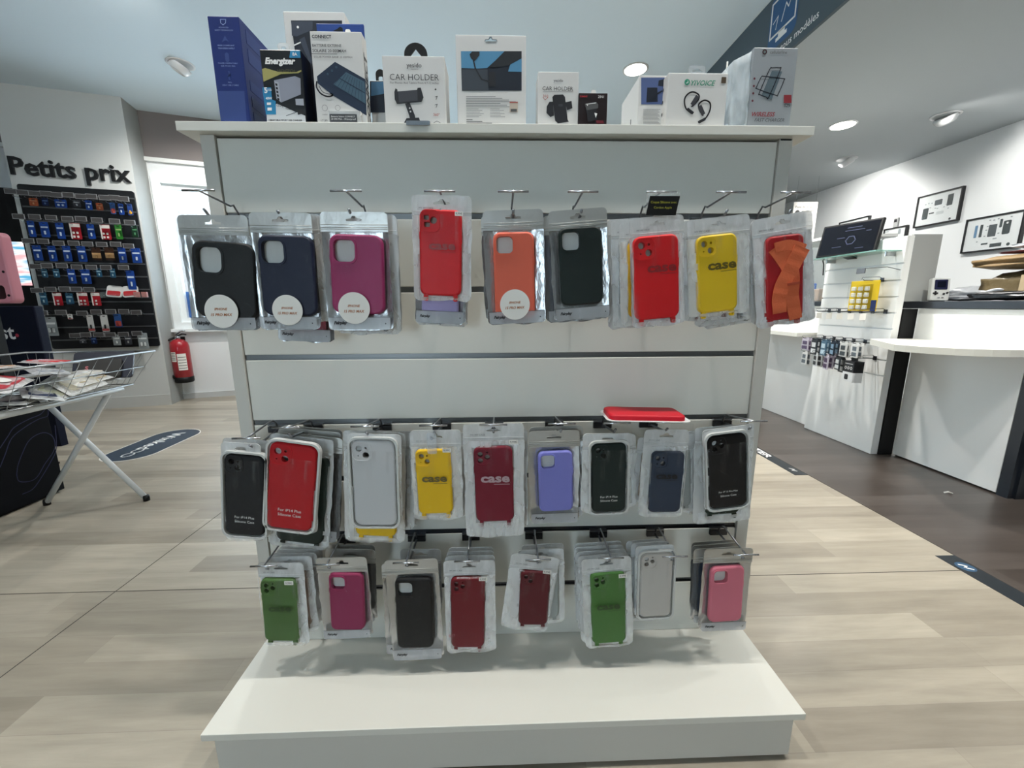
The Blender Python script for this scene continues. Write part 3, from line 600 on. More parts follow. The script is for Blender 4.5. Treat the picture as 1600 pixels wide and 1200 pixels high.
# ================================================================== RIGHT COUNTER AREA
ct = thing('service_counter', 'white counter with black top and end panel at the right edge', 'counter', loc=(2.9, 2.2, 0))
b = MB(); b.box(2.6, 2.63, 1.912, 2.482, .01, .955, WHITE2); b.build('front_panel', ct, True)
b = MB(); b.box(2.63, 3.25, 1.85, 2.49, 0, .955, DARK); b.box(2.60, 2.64, 1.86, 1.909, 0, .955, DARK); b.build('carcass', ct, True)
b = MB(); b.box(2.585, 3.3, 1.2, 2.62, .957, 1.0, DARK, bev=.003); b.build('worktop', ct, True)
b = MB(); out = [(2.61, 2.47), (2.31, 2.47)]
for k in range(9):
    t = k/8; a = PI*1.0+ (PI/2)*t; out.append((2.46+.34*math.cos(a)*1.0, 2.12+.30*math.sin(a)))
out += [(2.61, 1.82)]
vs = [(x, y, .738) for x, y in out]+[(x, y, .772) for x, y in out]; n = len(out)
b.add(vs, [tuple(range(n))[::-1], tuple(range(n, 2*n))]+[(i, (i+1) % n, n+(i+1) % n, n+i) for i in range(n)], WHITE)
b.build('curved_ledge', ct, True)
b = MB(); b.box(2.62, 3.2, 1.0, 1.5, 0, .955, DARK); b.build('side_cabinet', ct, True)
b = MB(); b.box(2.72, 3.2, 1.55, 1.80, 0, .05, WHITE2, bev=.003); b.box(2.74, 3.18, 1.57, 1.78, .05, .3, GLASS); tag(b.build('glass_plinth'), 'low white and glass plinth at the right edge on the floor', 'plinth')
col_ = MB(); col_.box(2.515, 2.605, 2.491, 2.56, 0, .955, BLACK); tag(col_.build('black_post'), 'black upright between the slatwall tower and the service counter', 'post')
b = MB(); b.box(2.52, 2.70, 2.515, 2.53, 1.001, 1.40, mat('grey_board', '#9a9c99', .6)); b.box(2.685, 2.70, 2.53, 2.9, 1.001, 1.40, MATS['grey_board']); tag(b.build('partition'), 'grey upright partition on the counter behind the slatwall tower', 'partition')
# slatwall tower
tw = thing('slatwall_tower', 'white slatwall tower with hooks between the two counters', 'display stand', loc=(2.49, 2.8, 0))
b = MB(); gz = [.53, .63, .73, .83, .93, 1.03, 1.13, 1.23]; z0 = .002
b.box(2.478, 2.512, 2.50, 3.10, .002, 1.39, WHITE2)
for lo, hi in zip([.002]+gz, gz+[1.39]): b.box(2.466, 2.479, 2.50, 3.10, lo+(.005 if lo > .1 else 0), hi-(.005 if hi < 1.39 else 0), WHITE2)
b.build('slat_board', tw, True)
for g in gz: b = MB(); b.box(2.4735, 2.480, 2.502, 3.098, g-.005, g+.005, mat('rail_glint', '#d9dcdc', .3)); b.build('slat_rail', tw, True)  # near-white rails paint the glints along the slats
ft = MB(); ft.box(2.53, 2.56, 3.11, 3.74, .002, .97, WHITE2)
fc = thing('far_counter', 'white counter with dark top behind the slatwall tower', 'counter', loc=(2.8, 3.4, 0))
ft.build('front_panel', fc, True); b = MB(); b.box(2.56, 3.2, 3.11, 3.74, 0, .97, WHITE2); b.build('carcass', fc, True)
b = MB(); b.box(2.515, 3.25, 3.105, 3.80, .972, 1.005, DARK); b.build('worktop', fc, True)
b = MB(); e1 = AX(1254, 524, 2.33); b.box(2.33, 2.53, 3.13, 3.74, .735, .765, WHITE); b.build('ledge', fc, True)
b = MB(); b.box(2.50, 3.0, 3.82, 3.95, 0, .95, BLACK); tag(b.build('dark_gap_block'), 'narrow black block standing for the dark gap beyond the far counter', 'cabinet')  # black block put in to darken the gap past the counter
# glass showcase on the far counter
sc_ = thing('glass_showcase', 'glass showcase with white rail on top of the far counter', 'showcase', loc=(2.75, 3.45, 1.006))
zt = AX(1290, 370, 2.56).z; b = MB(); b.box(2.55, 3.0, 3.12, 3.72, zt-.02, zt, WHITE2); b.build('top_rail', sc_, True)
b = MB(); b.box(2.55, 2.556, 3.13, 3.72, 1.008, zt-.02, GLASS); b.box(2.556, 3.0, 3.13, 3.136, 1.008, zt-.02, GLASS); b.build('glass_panel', sc_, True)
for yy in (3.13, 3.55): b = MB(); b.box(2.548, 2.556, yy-.003, yy+.003, 1.007, zt-.02, DSTEEL); b.build('corner_strip', sc_, True)
for px, py, w, h, c, lab in ((1262, 452, .12, .085, '#1c56b5', 'glossy blue packet inside the glass showcase'), (1279, 459, .07, .10, '#b59f90', 'beige box on end inside the glass showcase'), (1259, 466, .06, .05, '#c9cccb', 'small clear box on the showcase floor under the blue packet')):
    q = AX(px, py, 2.62); b = MB(); z0 = 1.007 if 'blue' not in lab else 1.07; b.box(2.59, 2.65, q.y-w/2, q.y+w/2, z0, z0+h, mat('showcase_'+c[1:], c, .3), bev=.006); tag(b.build('packet' if 'blue' in lab else 'small_box'), lab, 'box')
b = MB(); q = AX(1262, 452, 2.62); b.box(2.57, 2.68, q.y-.1, q.y+.1, 1.064, 1.068, GLASS); b.box(2.66, 2.67, q.y-.1, q.y-.09, 1.007, 1.066, GLASS); b.box(2.66, 2.67, q.y+.09, q.y+.1, 1.007, 1.066, GLASS); tag(b.build('acrylic_riser'), 'clear acrylic riser under the blue packet', 'riser')
for k, (c, lab) in enumerate((('#2c2522', 'dark folder, lowest of the pile beside the monitor'), ('#8b7a66', 'tan folder in the pile beside the monitor'), ('#c8c2b6', 'pale folder on top of the pile beside the monitor'))):
    b = MB(); b.box(2.62, 2.86, 3.0, 3.10, 1.06+k*.035, 1.085+k*.035, mat('folder_'+c[1:], c, .5), Matrix.Rotation(0, 4, 'Z'), bev=.004); tag(b.build('folder'), lab, 'folder')
b = MB(); b.box(2.60, 2.88, 2.99, 3.102, 1.0, 1.0585, BLACK); tag(b.build('small_cabinet'), 'small black cabinet under the folders', 'box')
# glass shelf and monitor on the tower
zs = 1.303
b = MB(); b.box(2.30, 2.466, 2.52, 3.06, zs, zs+.007, film('green_glass', .35, .05, col='#7fb5a8', scale=2, strength=0)); tag(b.build('glass_shelf'), 'green-edged glass shelf carrying the black monitor on the tower', 'shelf')
for yy in (2.56, 3.02): b = MB(); b.box(2.40, 2.466, yy-.003, yy+.003, zs-.025, zs-.001, CHROME); tag(b.build('shelf_bracket'), 'small chrome bracket under the glass shelf, %s one' % ('nearer' if yy < 2.8 else 'farther'), 'bracket', 'brackets of the glass shelf')
mo = thing('monitor', 'black monitor with faint round logo leaning on the glass shelf', 'monitor', M=Matrix.Translation((2.375, 2.84, zs+.008)) @ Matrix.Rotation(math.radians(18), 4, 'Z') @ Matrix.Rotation(.22, 4, 'Y'))
b = MB(); b.box(-.012, .012, -.185, .185, 0, .225, BLACK, bev=.005); cs_ = b.build('casing', mo)
b = MB(); SC2 = mat('dark_screen', '#0b0c14', .12); b.box(-.0135, -.0122, -.172, .172, .014, .212, SC2)
Mm = Matrix(((0, 1, 0, 0), (-1, 0, 0, 0), (0, 0, 1, 0), (0, 0, 0, 1))); GL = mat('glow_line', '#343a52', .3)
b.line(circ(.02, .10, .03, 6), .006, -.0138, GL, Mm, True)
for k, (x, z, w) in enumerate(((-.02, .185, .09), (-.03, .165, .12), (-.07, .12, .05), (.10, .15, .03), (-.09, .06, .06), (.06, .04, .05))): b.box(x, x+w, -.0138, -.0137, z, z+.004, GL, Mm)
b.build('screen', cs_)
b = MB(); b.box(.012, .09, -.03, .03, 0, .006, BLACK); b.box(.012, .022, -.03, .03, 0, .12, BLACK); b.build('stand', mo)
b = MB(); b.tube([(2.42, 3.02, 1.40), (2.40, 3.09, 1.44), (2.44, 3.14, 1.38), (2.46, 3.12, 1.28), (2.455, 3.105, 1.2)], .004, BLACK); tag(b.build('cable'), 'black looped cable hanging behind the monitor', 'cable')
# hooks with small packs on the tower; local -x is out of the board
def thook(y, z, lab, L=.16):
    t = thing('wire_hook', lab, 'hook', loc=(2.466, y, z), group='wire hooks on the slatwall tower')
    b = MB(); b.tube([(0, 0, 0), (-.01, 0, .006), (-L, 0, .004), (-L-.006, 0, .012)], .0022, DSTEEL, 6); b.tube([(0, 0, .016), (-.02, 0, .026), (-L-.012, 0, .024), (-L-.016, 0, .01)], .0016, DSTEEL, 6); b.build('wires', t)
    b = MB(); b.box(-.004, 0, -.012, .012, -.006, .02, DSTEEL); b.build('clip', t); return t
for k, y in enumerate([2.56, 2.65, 2.74, 2.83, 2.92, 3.01]):
    thook(y, .93, 'empty wire hook in the upper hook row of the tower, %s from the near end' % ORD[k].replace('leftmost', 'first'))
    b = MB(); b.box(2.30, 2.34, y-.0008, y+.0008, .885, .925, STICK); tag(b.build('price_tag'), 'white price tag under the upper hook row, %s from the near end' % ORD[k].replace('leftmost', 'first'), 'price tag', 'price tags on the tower hooks')
SMK = [('#d5d6d4', '#5b646b'), ('#c8c9c6', '#3c4348'), ('#1d2a38', '#86a2b8'), ('#4c6b80', '#b9cdd8'), ('#2b3136', '#cfd3d3'), ('#b9b2bd', '#4c3a58'), ('#cdd0d0', '#23262a')]
for r_, (z, ys) in enumerate(((.73, [2.58, 2.67, 2.76, 2.84, 2.93, 3.02]), (.63, [2.58, 2.70, 2.80, 2.90, 3.01]))):
    rn = 'middle' if r_ == 0 else 'lower'
    for k, y in enumerate(ys):
        thook(y, z, 'wire hook in the %s hook row of the tower, %s from the near end' % (rn, ORD[k].replace('leftmost', 'first')))
        if r_ == 1 and k == 0:
            kit = thing('boxed_kit', 'black and white boxed kit with three round pictures on the lower hook row', 'box', M=Matrix.Translation((2.33, y, z)) @ Matrix.Rotation(-.15, 4, 'Z'))
            b = MB(); b.box(-.03, .03, -.048, .048, -.085, -.012, mat('kit_black', '#111216', .35)); b.box(-.03, .03, -.048, .048, -.15, -.085, mat('kit_white', '#d2d4d4', .4))
            Mm2 = Matrix(((0, 1, 0, 0), (-1, 0, 0, 0), (0, 0, 1, 0), (0, 0, 0, 1)))
            for j in (-1, 0, 1): b.line(circ(j*.026, -.058, .008, 12), .004, -.0305, TXT_W, Mm2, True)
            b.flat(rr(-.01, -.118, .035, .035, .008), -.0305, TXT_K, Mm2); b.line([(-.035, -.03), (.035, -.03)], .003, -.0305, TXT_W, Mm2)
            b.build('carton', kit)
            b = MB(); b.box(-.001, .001, -.03, .03, -.012, .012, BLACK); b.build('hang_tab', kit); continue
        c1, c2 = SMK[(k+r_*3) % 7]; n_b = 3 if (r_ == 1 and k in (2, 3)) else 2
        for j in range(n_b):
            root = thing('accessory_pack', '%s accessory pack, %s on %s hook from the near end, %s tower row' % ('grey' if c1 > '#8' else 'dark', ['front one', 'second one', 'hindmost'][j], ORD[k].replace('leftmost', 'first'), rn), 'pack',
                         M=Matrix.Translation((2.322+j*.03, y, z)) @ Matrix.Rotation(random.uniform(-.2, .2)-.2, 4, 'Z'), group='accessory packs on the tower')
            hgt = random.uniform(.085, .11); wd = .066
            b = MB(); b.box(-.004, .004, -wd/2, wd/2, -hgt, -.008, mat('acc_'+c1[1:], c1, .35)); b.box(-.0008, .0008, -wd/2, wd/2, -.008, .008, MATS['acc_'+c1[1:]])
            b.box(-.0055, -.0041, -wd*.33, wd*.33, -hgt*.5, -hgt*.2, mat('accp_'+c2[1:], c2, .35)); b.box(-.0052, -.0041, -wd*.4, wd*.4, -hgt*.9, -hgt*.62, MATS['accp_'+c2[1:]]); b.build('card', root)
# clear rods of hooks above and yellow framed pack
for y, z in ((2.62, 1.13),): thook(y, z, 'single wire hook holding the yellow pack on the tower', .12)
YEL = mat('yellow_card', '#e0bf1c', .4)
yp = thing('charm_pack', 'yellow framed pack of clear charms on the tower below the monitor', 'pack', M=Matrix.Translation((2.39, 2.66, 1.13)) @ Matrix.Rotation(.25, 4, 'Z'))
b = MB(); b.box(0, .012, -.085, .085, -.19, .005, YEL, bev=.004); b.box(-.003, .0, -.085, -.055, -.19, -.12, mat('navy_strip', '#1a2a5c', .4)); b.build('card', yp)
b = MB(); b.box(-.02, 0, -.052, .085, -.188, -.02, FILM_CLEAR)
for i in range(3):
    for j in range(4): b.box(-.017, -.004, -.04+i*.04, -.012+i*.04, -.18+j*.04, -.152+j*.04, film('charm_glass', .45, .08, col='#dfe3dd', scale=60), bev=.005)
b.build('blister', yp)
q = AX(1352, 423, 2.30); b = MB(); b.box(2.27, 2.275, q.y-.03, q.y+.03, q.z-.018, q.z+.014, HOLD); b.tube([(2.272, q.y, q.z+.012), (2.40, q.y-.04, q.z+.02), (2.466, q.y-.06, q.z-.0)], .002, DSTEEL, 6); tag(b.build('label_hook'), 'grey price holder on a long wire above the yellow pack', 'hook')
# framed phone pictures on the right wall
FRB = mat('frame_black', '#17171b', .4); PAPW = mat('picture_paper', '#e9ebec', .35)
def xw(px, py): p = AX(px, py, XW-.03); return p
MX = Matrix(((0, 1, 0, 0), (-1, 0, 0, 0), (0, 0, 1, 0), (0, 0, 0, 1)))
def frame(pts, lab, kind):
    P_ = [xw(*p) for p in pts]; y0 = min(p.y for p in P_); y1 = max(p.y for p in P_); z0 = min(p.z for p in P_)*.5+sorted(p.z for p in P_)[1]*.5; z1 = (max(p.z for p in P_)+sorted(p.z for p in P_)[-2])/2
    t = thing('picture_frame', lab, 'picture', loc=(XW, (y0+y1)/2, (z0+z1)/2), group='framed phone pictures'); w, h = y1-y0, z1-z0
    M_ = MX; b = MB()
    for (a, c, d, e) in ((-w/2, w/2, h/2-.012, h/2), (-w/2, w/2, -h/2, -h/2+.012), (-w/2, -w/2+.012, -h/2+.012, h/2-.012), (w/2-.012, w/2, -h/2+.012, h/2-.012)): b.box(a, c, -.03, -.001, d, e, FRB, M_)
    fr0 = b.build('frame', t); b = MB(); b.box(-w/2+.01, w/2-.01, -.02, -.002, -h/2+.01, h/2-.01, PAPW, M_)
    K = mat('part_black', '#1c1d22', .4); G = mat('part_grey', '#9aa0a4', .5); y_ = -.0206
    if kind == 1:
        b.flat(rr(-.11, -.03, .055, .105, .01), y_, K, M_); b.flat(rr(.105, .055, .05, .10, .004), y_, K, M_); b.flat(rr(0, .055, .07, .05, .008), y_, mat('part_dark', '#3c3f45', .4), M_)
        b.flat(rr(-.05, -.035, .05, .012, .004), y_, K, M_); b.flat(rr(.03, -.045, .07, .028, .005), y_, mat('part_pale', '#c9cdcf', .5), M_); b.flat(circ(.13, -.12, .011), y_, K, M_)
        for x, z in ((-.12, .06), (-.09, .065), (-.06, .06), (-.02, .005), (.0, -.0), (.08, .02), (.06, .0), (.10, -.02), (-.07, .02)): b.flat(rr(x, z, .016, .008, .002, 2), y_, G, M_)
    elif kind == 2:
        b.flat(rr(-.125, .03, .022, .105, .003), y_, mat('part_blue', '#5b83a8', .4), M_); b.flat(rr(-.085, .03, .022, .105, .003), y_, K, M_); b.flat(rr(.0, .02, .06, .10, .004), y_, mat('part_dark', '#3c3f45', .4), M_)
        b.flat(rr(.10, .03, .055, .11, .01), y_, K, M_); b.flat(circ(.10, .065, .008), y_-.0003, TXT_W, M_); b.flat(rr(.055, .07, .02, .07, .008), y_, K, M_)
        b.flat(rr(-.04, -.085, .05, .014, .003), y_, K, M_); b.flat(rr(.045, -.105, .085, .03, .004), y_, K, M_); b.flat(circ(.135, -.11, .013), y_, K, M_); b.flat(rr(.03, -.05, .03, .01, .003), y_, G, M_)
        for x, z in ((-.03, .11), (.0, .105), (.03, .11), (-.04, .06), (-.045, .03), (-.05, -.02), (.05, -.01), (.12, .11), (-.1, -.06)): b.flat(rr(x, z, .014, .01, .002, 2), y_, G, M_)
    else:
        for x, z, w_, h_ in ((-.1, .08, .05, .01), (-.06, .03, .012, .03), (.05, .06, .03, .05), (.0, .02, .04, .03), (-.1, -.02, .03, .05), (.1, -.02, .03, .05)): b.flat(rr(x, z, w_, h_, .003), y_, G, M_)
    b.build('picture', t); b = MB(); b.box(-w/2+.012, w/2-.012, -.024, -.0235, -h/2+.012, h/2-.012, GLASS, M_); b.build('glass', fr0)
frame(((1434, 309), (1503, 290), (1495, 344), (1427, 357)), 'framed phone parts picture, highest on the right wall', 1)
frame(((1510, 343), (1599, 328), (1590, 386), (1501, 397)), 'framed phone parts picture above the brown parcels', 2)
frame(((1311, 347), (1356, 338), (1352, 378), (1306, 386)), 'framed picture partly hidden behind the black monitor', 3)
frame(((1381, 357), (1416, 353), (1411, 386), (1377, 392)), 'framed picture just above the top of the slatwall tower', 3)
b = MB(); q = AX(1399, 348, XW-.02); b.box(XW-.02, XW-.001, q.y-.025, q.y+.025, q.z-.055, q.z+.05, mat('thermostat', '#a4a6a6', .4), bev=.004); b.box(XW-.022, XW-.02, q.y-.015, q.y+.015, q.z+.005, q.z+.035, TXT_K); tag(b.build('thermostat'), 'small grey wall thermostat between two framed pictures', 'thermostat')
# things on the service counter
gc = thing('handheld_console', 'pale handheld game console model standing on the black counter top', 'game console', M=Matrix.Translation((2.64, 2.42, 1.001)) @ Matrix.Rotation(-.32, 4, 'Z') @ Matrix.Rotation(-.12, 4, 'X'))
b = MB(); CG = mat('console_grey', '#c9cbc8', .45); b.slab([rr(0, .068, .088, .136, .01)], -.018, .012, CG, inner=rr(0, .068, .08, .128, .008), bev=.004); sh_ = b.build('shell', gc)
b = MB(); b.slab([rr(0, .095, .062, .058, .004)], -.020, -.018, mat('console_bezel', '#1b1e3c', .3)); b.slab([rr(.002, .096, .04, .036, .002)], -.0206, -.020, mat('console_lcd', '#0e1222', .15)); b.build('screen', gc)
b = MB(); b.slab([rr(-.024, .045, .024, .008, .001)], -.022, -.018, TXT_K); b.slab([rr(-.024, .045, .008, .024, .001)], -.022, -.018, TXT_K); b.slab([circ(.016, .040, .0055)], -.022, -.018, TXT_K); b.slab([circ(.032, .046, .0055)], -.022, -.018, TXT_K); b.slab([rr(-.006, .018, .012, .004, .002)], -.020, -.018, TXT_G); b.slab([rr(.012, .018, .012, .004, .002)], -.020, -.018, TXT_G); b.build('buttons', sh_)
def blob(name, lab, cat, c, size, m_, rotz=0, amp=.12, seed=0, flat=.0):
    bm = bmesh.new(); bmesh.ops.create_cube(bm, size=1); bmesh.ops.subdivide_edges(bm, edges=bm.edges[:], cuts=6, use_grid_fill=True)
    b = MB(); vs = []
    for v in bm.verts:
        p = v.co.copy(); e_ = 1-.55*(max(abs(p.x), abs(p.y))*2)**4
        z = p.z*max(.12, e_); x = p.x*(1+amp*noise.noise(Vector((p.y*3, p.z*2, seed)))); y = p.y*(1+amp*noise.noise(Vector((p.x*3, p.z*2, seed+9))))
        z += amp*.45*noise.noise(Vector((p.x*4+seed, p.y*4, p.z)))
        vs.append(Vector((x*size[0], y*size[1], (z+.5)*size[2])))
    zm = min(v.z for v in vs)
    for v in vs: v.z -= zm
    b.add(vs, [tuple(v.index for v in f.verts) for f in bm.faces], m_, Matrix.Translation(c) @ Matrix.Rotation(rotz, 4, 'Z'), True); bm.free()
    return tag(b.build(name), lab, cat)
KR = bump(mat('kraft_paper', '#8a7350', .55), 30, .6, .006); KR2 = bump(mat('olive_plastic', '#6a5d42', .4), 25, .7, .008); GW = bump(mat('white_poly', '#c9cdd2', .3), 30, .8, .008)
blob('padded_envelope', 'black padded envelope with a pale edge lying on the counter', 'envelope', (2.76, 2.12, 1.001), (.24, .30, .05), bump(mat('black_poly', '#131519', .3), 30, .5, .006), .1, seed=1)
b = MB(); b.tube([(2.66, 2.26, 1.034), (2.655, 2.14, 1.036), (2.66, 2.02, 1.022)], .003, STICK, 6); tag(b.build('white_strap'), 'thin pale strap across the black padded envelope', 'strap')
blob('mailing_bag', 'white plastic mailing bag on the counter behind the game console', 'bag', (3.0, 2.46, 1.001), (.3, .26, .085), GW, .2, .2, 3)
blob('mailing_bag', 'flat grey mailing bag under the game console corner', 'bag', (2.80, 2.42, 1.001), (.18, .18, .03), bump(mat('grey_poly', '#80848a', .35), 30, .7, .006), -.2, .15, 5)
blob('brown_parcel', 'bulky brown parcel, lowest of the parcel stack on the counter', 'parcel', (3.07, 2.22, 1.001), (.36, .40, .17), KR2, .05, .12, 7)
for k in range(2): b = MB(); b.box(2.878, 2.882, 2.20-k*.09, 2.225-k*.09, 1.02, 1.14, mat('parcel_tape', '#b5a384', .3)); tag(b.build('tape_strip'), '%s pale tape strip on the bulky brown parcel' % ('left' if k == 0 else 'right'), 'tape', 'tape strips on the parcel')
blob('brown_parcel', 'flatter tan parcel on top of the bulky brown one', 'parcel', (3.05, 2.22, 1.172), (.42, .44, .09), KR, -.05, .14, 11)
blob('red_folder', 'thin dark red packet on top of the tan parcel', 'packet', (3.08, 2.18, 1.263), (.38, .38, .018), mat('dark_red_card', '#5d1c22', .4), -.1, .1, 13)
blob('mailing_bag', 'crumpled clear bag topmost on the parcel stack', 'bag', (3.10, 2.16, 1.282), (.36, .36, .045), GW, .1, .3, 17)

# ================================================================== THE DISPLAY UNIT
G = thing('display_gondola', 'tall white slatwall display unit with base plate in the middle of the shop', 'display stand', loc=(0.01, 1.16, 0))
b = MB(); b.box(-.614, -.585, D, 1.40, .122, 1.338, EDGE, bev=.0008); b.build('side_panel', G, True)
b = MB(); b.box(.607, .636, D, 1.40, .122, 1.338, EDGE, bev=.0008); b.build('side_panel', G, True)
ZR = [1.181, 1.025, .874, .719, .575, .428, .273]
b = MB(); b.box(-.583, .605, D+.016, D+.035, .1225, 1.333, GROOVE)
edges = [.1225]+sorted(ZR)+[1.333]
for lo, hi in zip(edges, edges[1:]):
    a = lo+(.0065 if lo > .13 else 0); c = hi-(.0065 if hi < 1.3 else 0)
    b.box(-.583, .605, D+.004, D+.0165, a, c, WHITE, bev=.0012)
b.build('slat_panel', G, True)
for i, z in enumerate(ZR):
    b = MB(); b.box(-.583, .605, D+.009, D+.0155, z-.0062, z+.0062, RAIL if i < 4 else DSTEEL); b.box(-.583, .605, D+.006, D+.016, z-.0062, z-.004, RAIL if i < 4 else DSTEEL); b.build('groove_rail', G, True)
b = MB(); b.box(-.585, .607, 1.36, 1.40, .122, 1.338, EDGE); b.build('back_panel', G, True)
b = MB(); b.box(-.647, .668, .922, 1.43, 1.3385, 1.3565, WHITE, bev=.001); b.build('top_shelf', G, True)
b = MB(); b.box(-.626, .652, .704, 1.62, .106, .122, WHITE, bev=.0012); b.build('base_plate', G, True)
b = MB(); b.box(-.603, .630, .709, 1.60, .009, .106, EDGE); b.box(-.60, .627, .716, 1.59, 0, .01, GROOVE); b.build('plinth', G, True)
b = MB(); b.box(.609, .633, D-.0005, D+.002, 1.3345, 1.3375, BLACK); q = AY(318.5, 268, D+.01); b.box(-.618, -.6145, .955, .965, q.z-.004, q.z+.004, BLACK); b.build('screw_cover', G, True)

# hooks ---------------------------------------------------------------
hook0 = None
def hook(px, py, rail, lab, zt, zp, L=.12, dark=False, arm=True):
    """T-bar seen at px,py; rail index; height of the T bar and of the prong tip"""
    x = AY(px, py, D-L).x; z = ZR[rail]
    t = thing('display_hook', lab, 'hook', loc=(x, D, z), group='double display hooks')
    dt = zt-z; dp = zp-z
    b = MB(); b.box(-.022, .022, -.004, .003, -.022, -.008, DSTEEL if dark else STEEL); b.box(-.022, .022, -.0035, .010, -.006, -.003, STEEL); b.build('back_plate', t)
    b = MB(); b.tube([(0, -.004, -.016), (0, -.02, dp*.3-.012), (0, -.10, dp-.006), (0, -.112, dp+.004)], .0026, STEEL, 8); b.build('prong', t)
    if not arm: return t
    b = MB(); b.tube([(0, -.002, -.012), (0, -.008, .004), (0, -.02, .016 if rail == 0 else .012), (0, -.03, max(.012, dt*.5)), (0, -L+.002, dt)], .0020, STEEL, 8)
    b.tube([(-.029, -L, dt), (.029, -L, dt)], .0021, CHROME, 8); b.build('label_arm', t)
    return t
HK = [(310, 299, 0, 'black'), (540, 293, 0, 'dark magenta'), (687, 297, 0, 'tall red'), (802, 299, 0, 'coral'), (911, 297, 0, 'dark green-black'), (1033, 302, 0, 'red, below the black label'), (1143, 297, 0, 'yellow'), (1244, 297, 0, 'orange strap')]
for x, y, r_, n_ in HK: hook(x, y, r_, 'chrome double hook in the top row above the %s case pouch' % n_, 1.200, 1.166)
hook(437, 316, 0, 'chrome double hook in the top row above the navy case pouch', 1.176, 1.163, L=.10, arm=False)
HK2 = [(385, 686, 'black case with white text'), (447, 672, 'bright red case'), (570, 666, 'white-rimmed clear case'), (677, 666, 'yellow case'), (771, 669.5, 'burgundy case'), (878, 666, 'lavender case'), (964, 665.5, 'dark green case'), (1046, 664, 'slate blue case'), (1178, 658, 'glossy black case')]
for x, y, n_ in HK2: hook(x, y, 3, 'chrome double hook in the middle row holding the %s' % n_, (.722 if x < 400 else .744), (.700 if x < 400 else .724), dark=True)
HK3 = [(412, 885, 'green case at the left end'), (510, 881.6, 'magenta case'), (634, 876, 'plain black case'), (730, 878.7, 'large dark red case'), (841, 872.7, 'small dark red case'), (955, 871, 'green case right of centre'), (1055, 868, 'off-white case'), (1166, 868, 'pink case')]
for x, y, n_ in HK3: hook(x, y, 5, 'chrome double hook in the bottom row holding the %s' % n_, .427, .411, dark=True)

# pouches -------------------------------------------------------------
def case_mat(c, rough=.42): return mat('case_'+c[1:], c, .5, spec=.3)
LOGO = {}
INS = mat('insert_card', '#cfd0cc', .6); INS2 = mat('insert_tan', '#9a948a', .6)
def euro(z): return [(-.015, z-.004), (.015, z-.004), (.015, z), (.006, z+.001), (.003, z+.0055), (-.003, z+.0055), (-.006, z+.001), (-.015, z)][::-1]
def slot(z): return rr(0, z, .024, .009, .004, 2)
def make_case(b, w, h, x, z, rot, style, m_, y0, t=.0095, feet=False):
    M_ = Matrix.Translation((x, 0, z)) @ Matrix.Rotation(rot, 4, 'Y'); r = w*.17
    outer = rr(0, 0, w, h, r, 6); inner = rr(0, 0, w-.007, h-.007, r*.85, 6); holes = []
    cxx, czz = -w*.25, h*.5-w*.27
    if style == 'sq': cxx, czz = -w*.22, h*.5-w*.30; holes = [rr(cxx, czz, w*.40, w*.40, w*.11, 5)]
    elif style == 'duo': holes = [circ(cxx-w*.07, czz+w*.075, w*.075, 14), circ(cxx+w*.085, czz-w*.085, w*.075, 14), circ(cxx+w*.09, czz+w*.09, w*.03, 8), circ(cxx-w*.09, czz-w*.10, w*.018, 8)]
    elif style == 'tri': holes = [circ(cxx-w*.08, czz+w*.08, w*.07, 14), circ(cxx-w*.08, czz-w*.09, w*.07, 14), circ(cxx+w*.10, czz, w*.07, 14), circ(cxx+w*.10, czz+w*.13, w*.028, 8)]
    elif style == 'tri_open': holes = [[(cxx-w*.15, czz+w*.02), (cxx-w*.15, czz+w*.13), (cxx-w*.03, czz+w*.14), (cxx-w*.02, czz+w*.05), (cxx-w*.03, czz+w*.02)][::-1], circ(cxx+w*.08, czz+w*.02, w*.085, 12), rr(cxx-w*.07, czz-w*.08, w*.14, w*.12, w*.03, 3)]
    b.slab([outer]+[h_[::-1] for h_ in holes], y0, y0+t, m_, M_, bev=.0035, inner=inner)
    if style == 'sq':
        a = rr(cxx, czz, w*.47, w*.47, w*.14, 5); c = rr(cxx, czz, w*.40, w*.40, w*.11, 5)
        b.slab([a, c[::-1]], y0-.0018, y0, m_, M_)
    elif style in ('duo', 'tri'):
        a = rr(cxx, czz, w*.46, w*.46, w*.14, 5); c = rr(cxx, czz, w*.42, w*.42, w*.12, 5); b.slab([a, c[::-1]], y0-.0012, y0, m_, M_)
    elif style == 'tri_open':
        a = rr(cxx, czz, w*.46, w*.50, w*.14, 5); c = rr(cxx, czz, w*.41, w*.45, w*.12, 5); b.slab([a, c[::-1]], y0-.0015, y0, m_, M_)
    # side lip and side buttons
    b.box(w*.5-.001, w*.5+.0008, y0+.003, y0+.007, h*.12, h*.22, m_, M_); b.box(-w*.5-.0008, -w*.5+.001, y0+.003, y0+.007, h*.16, h*.24, m_, M_)
    if feet:
        for sx in (-1, 1):
            M2 = M_; b.slab([rr(sx*w*.36, -h*.5-.004, .0085, .014, .003, 3), circ(sx*w*.36, -h*.5-.0065, .0018, 8)[::-1]], y0+.001, y0+.007, m_, M2)
    return M_
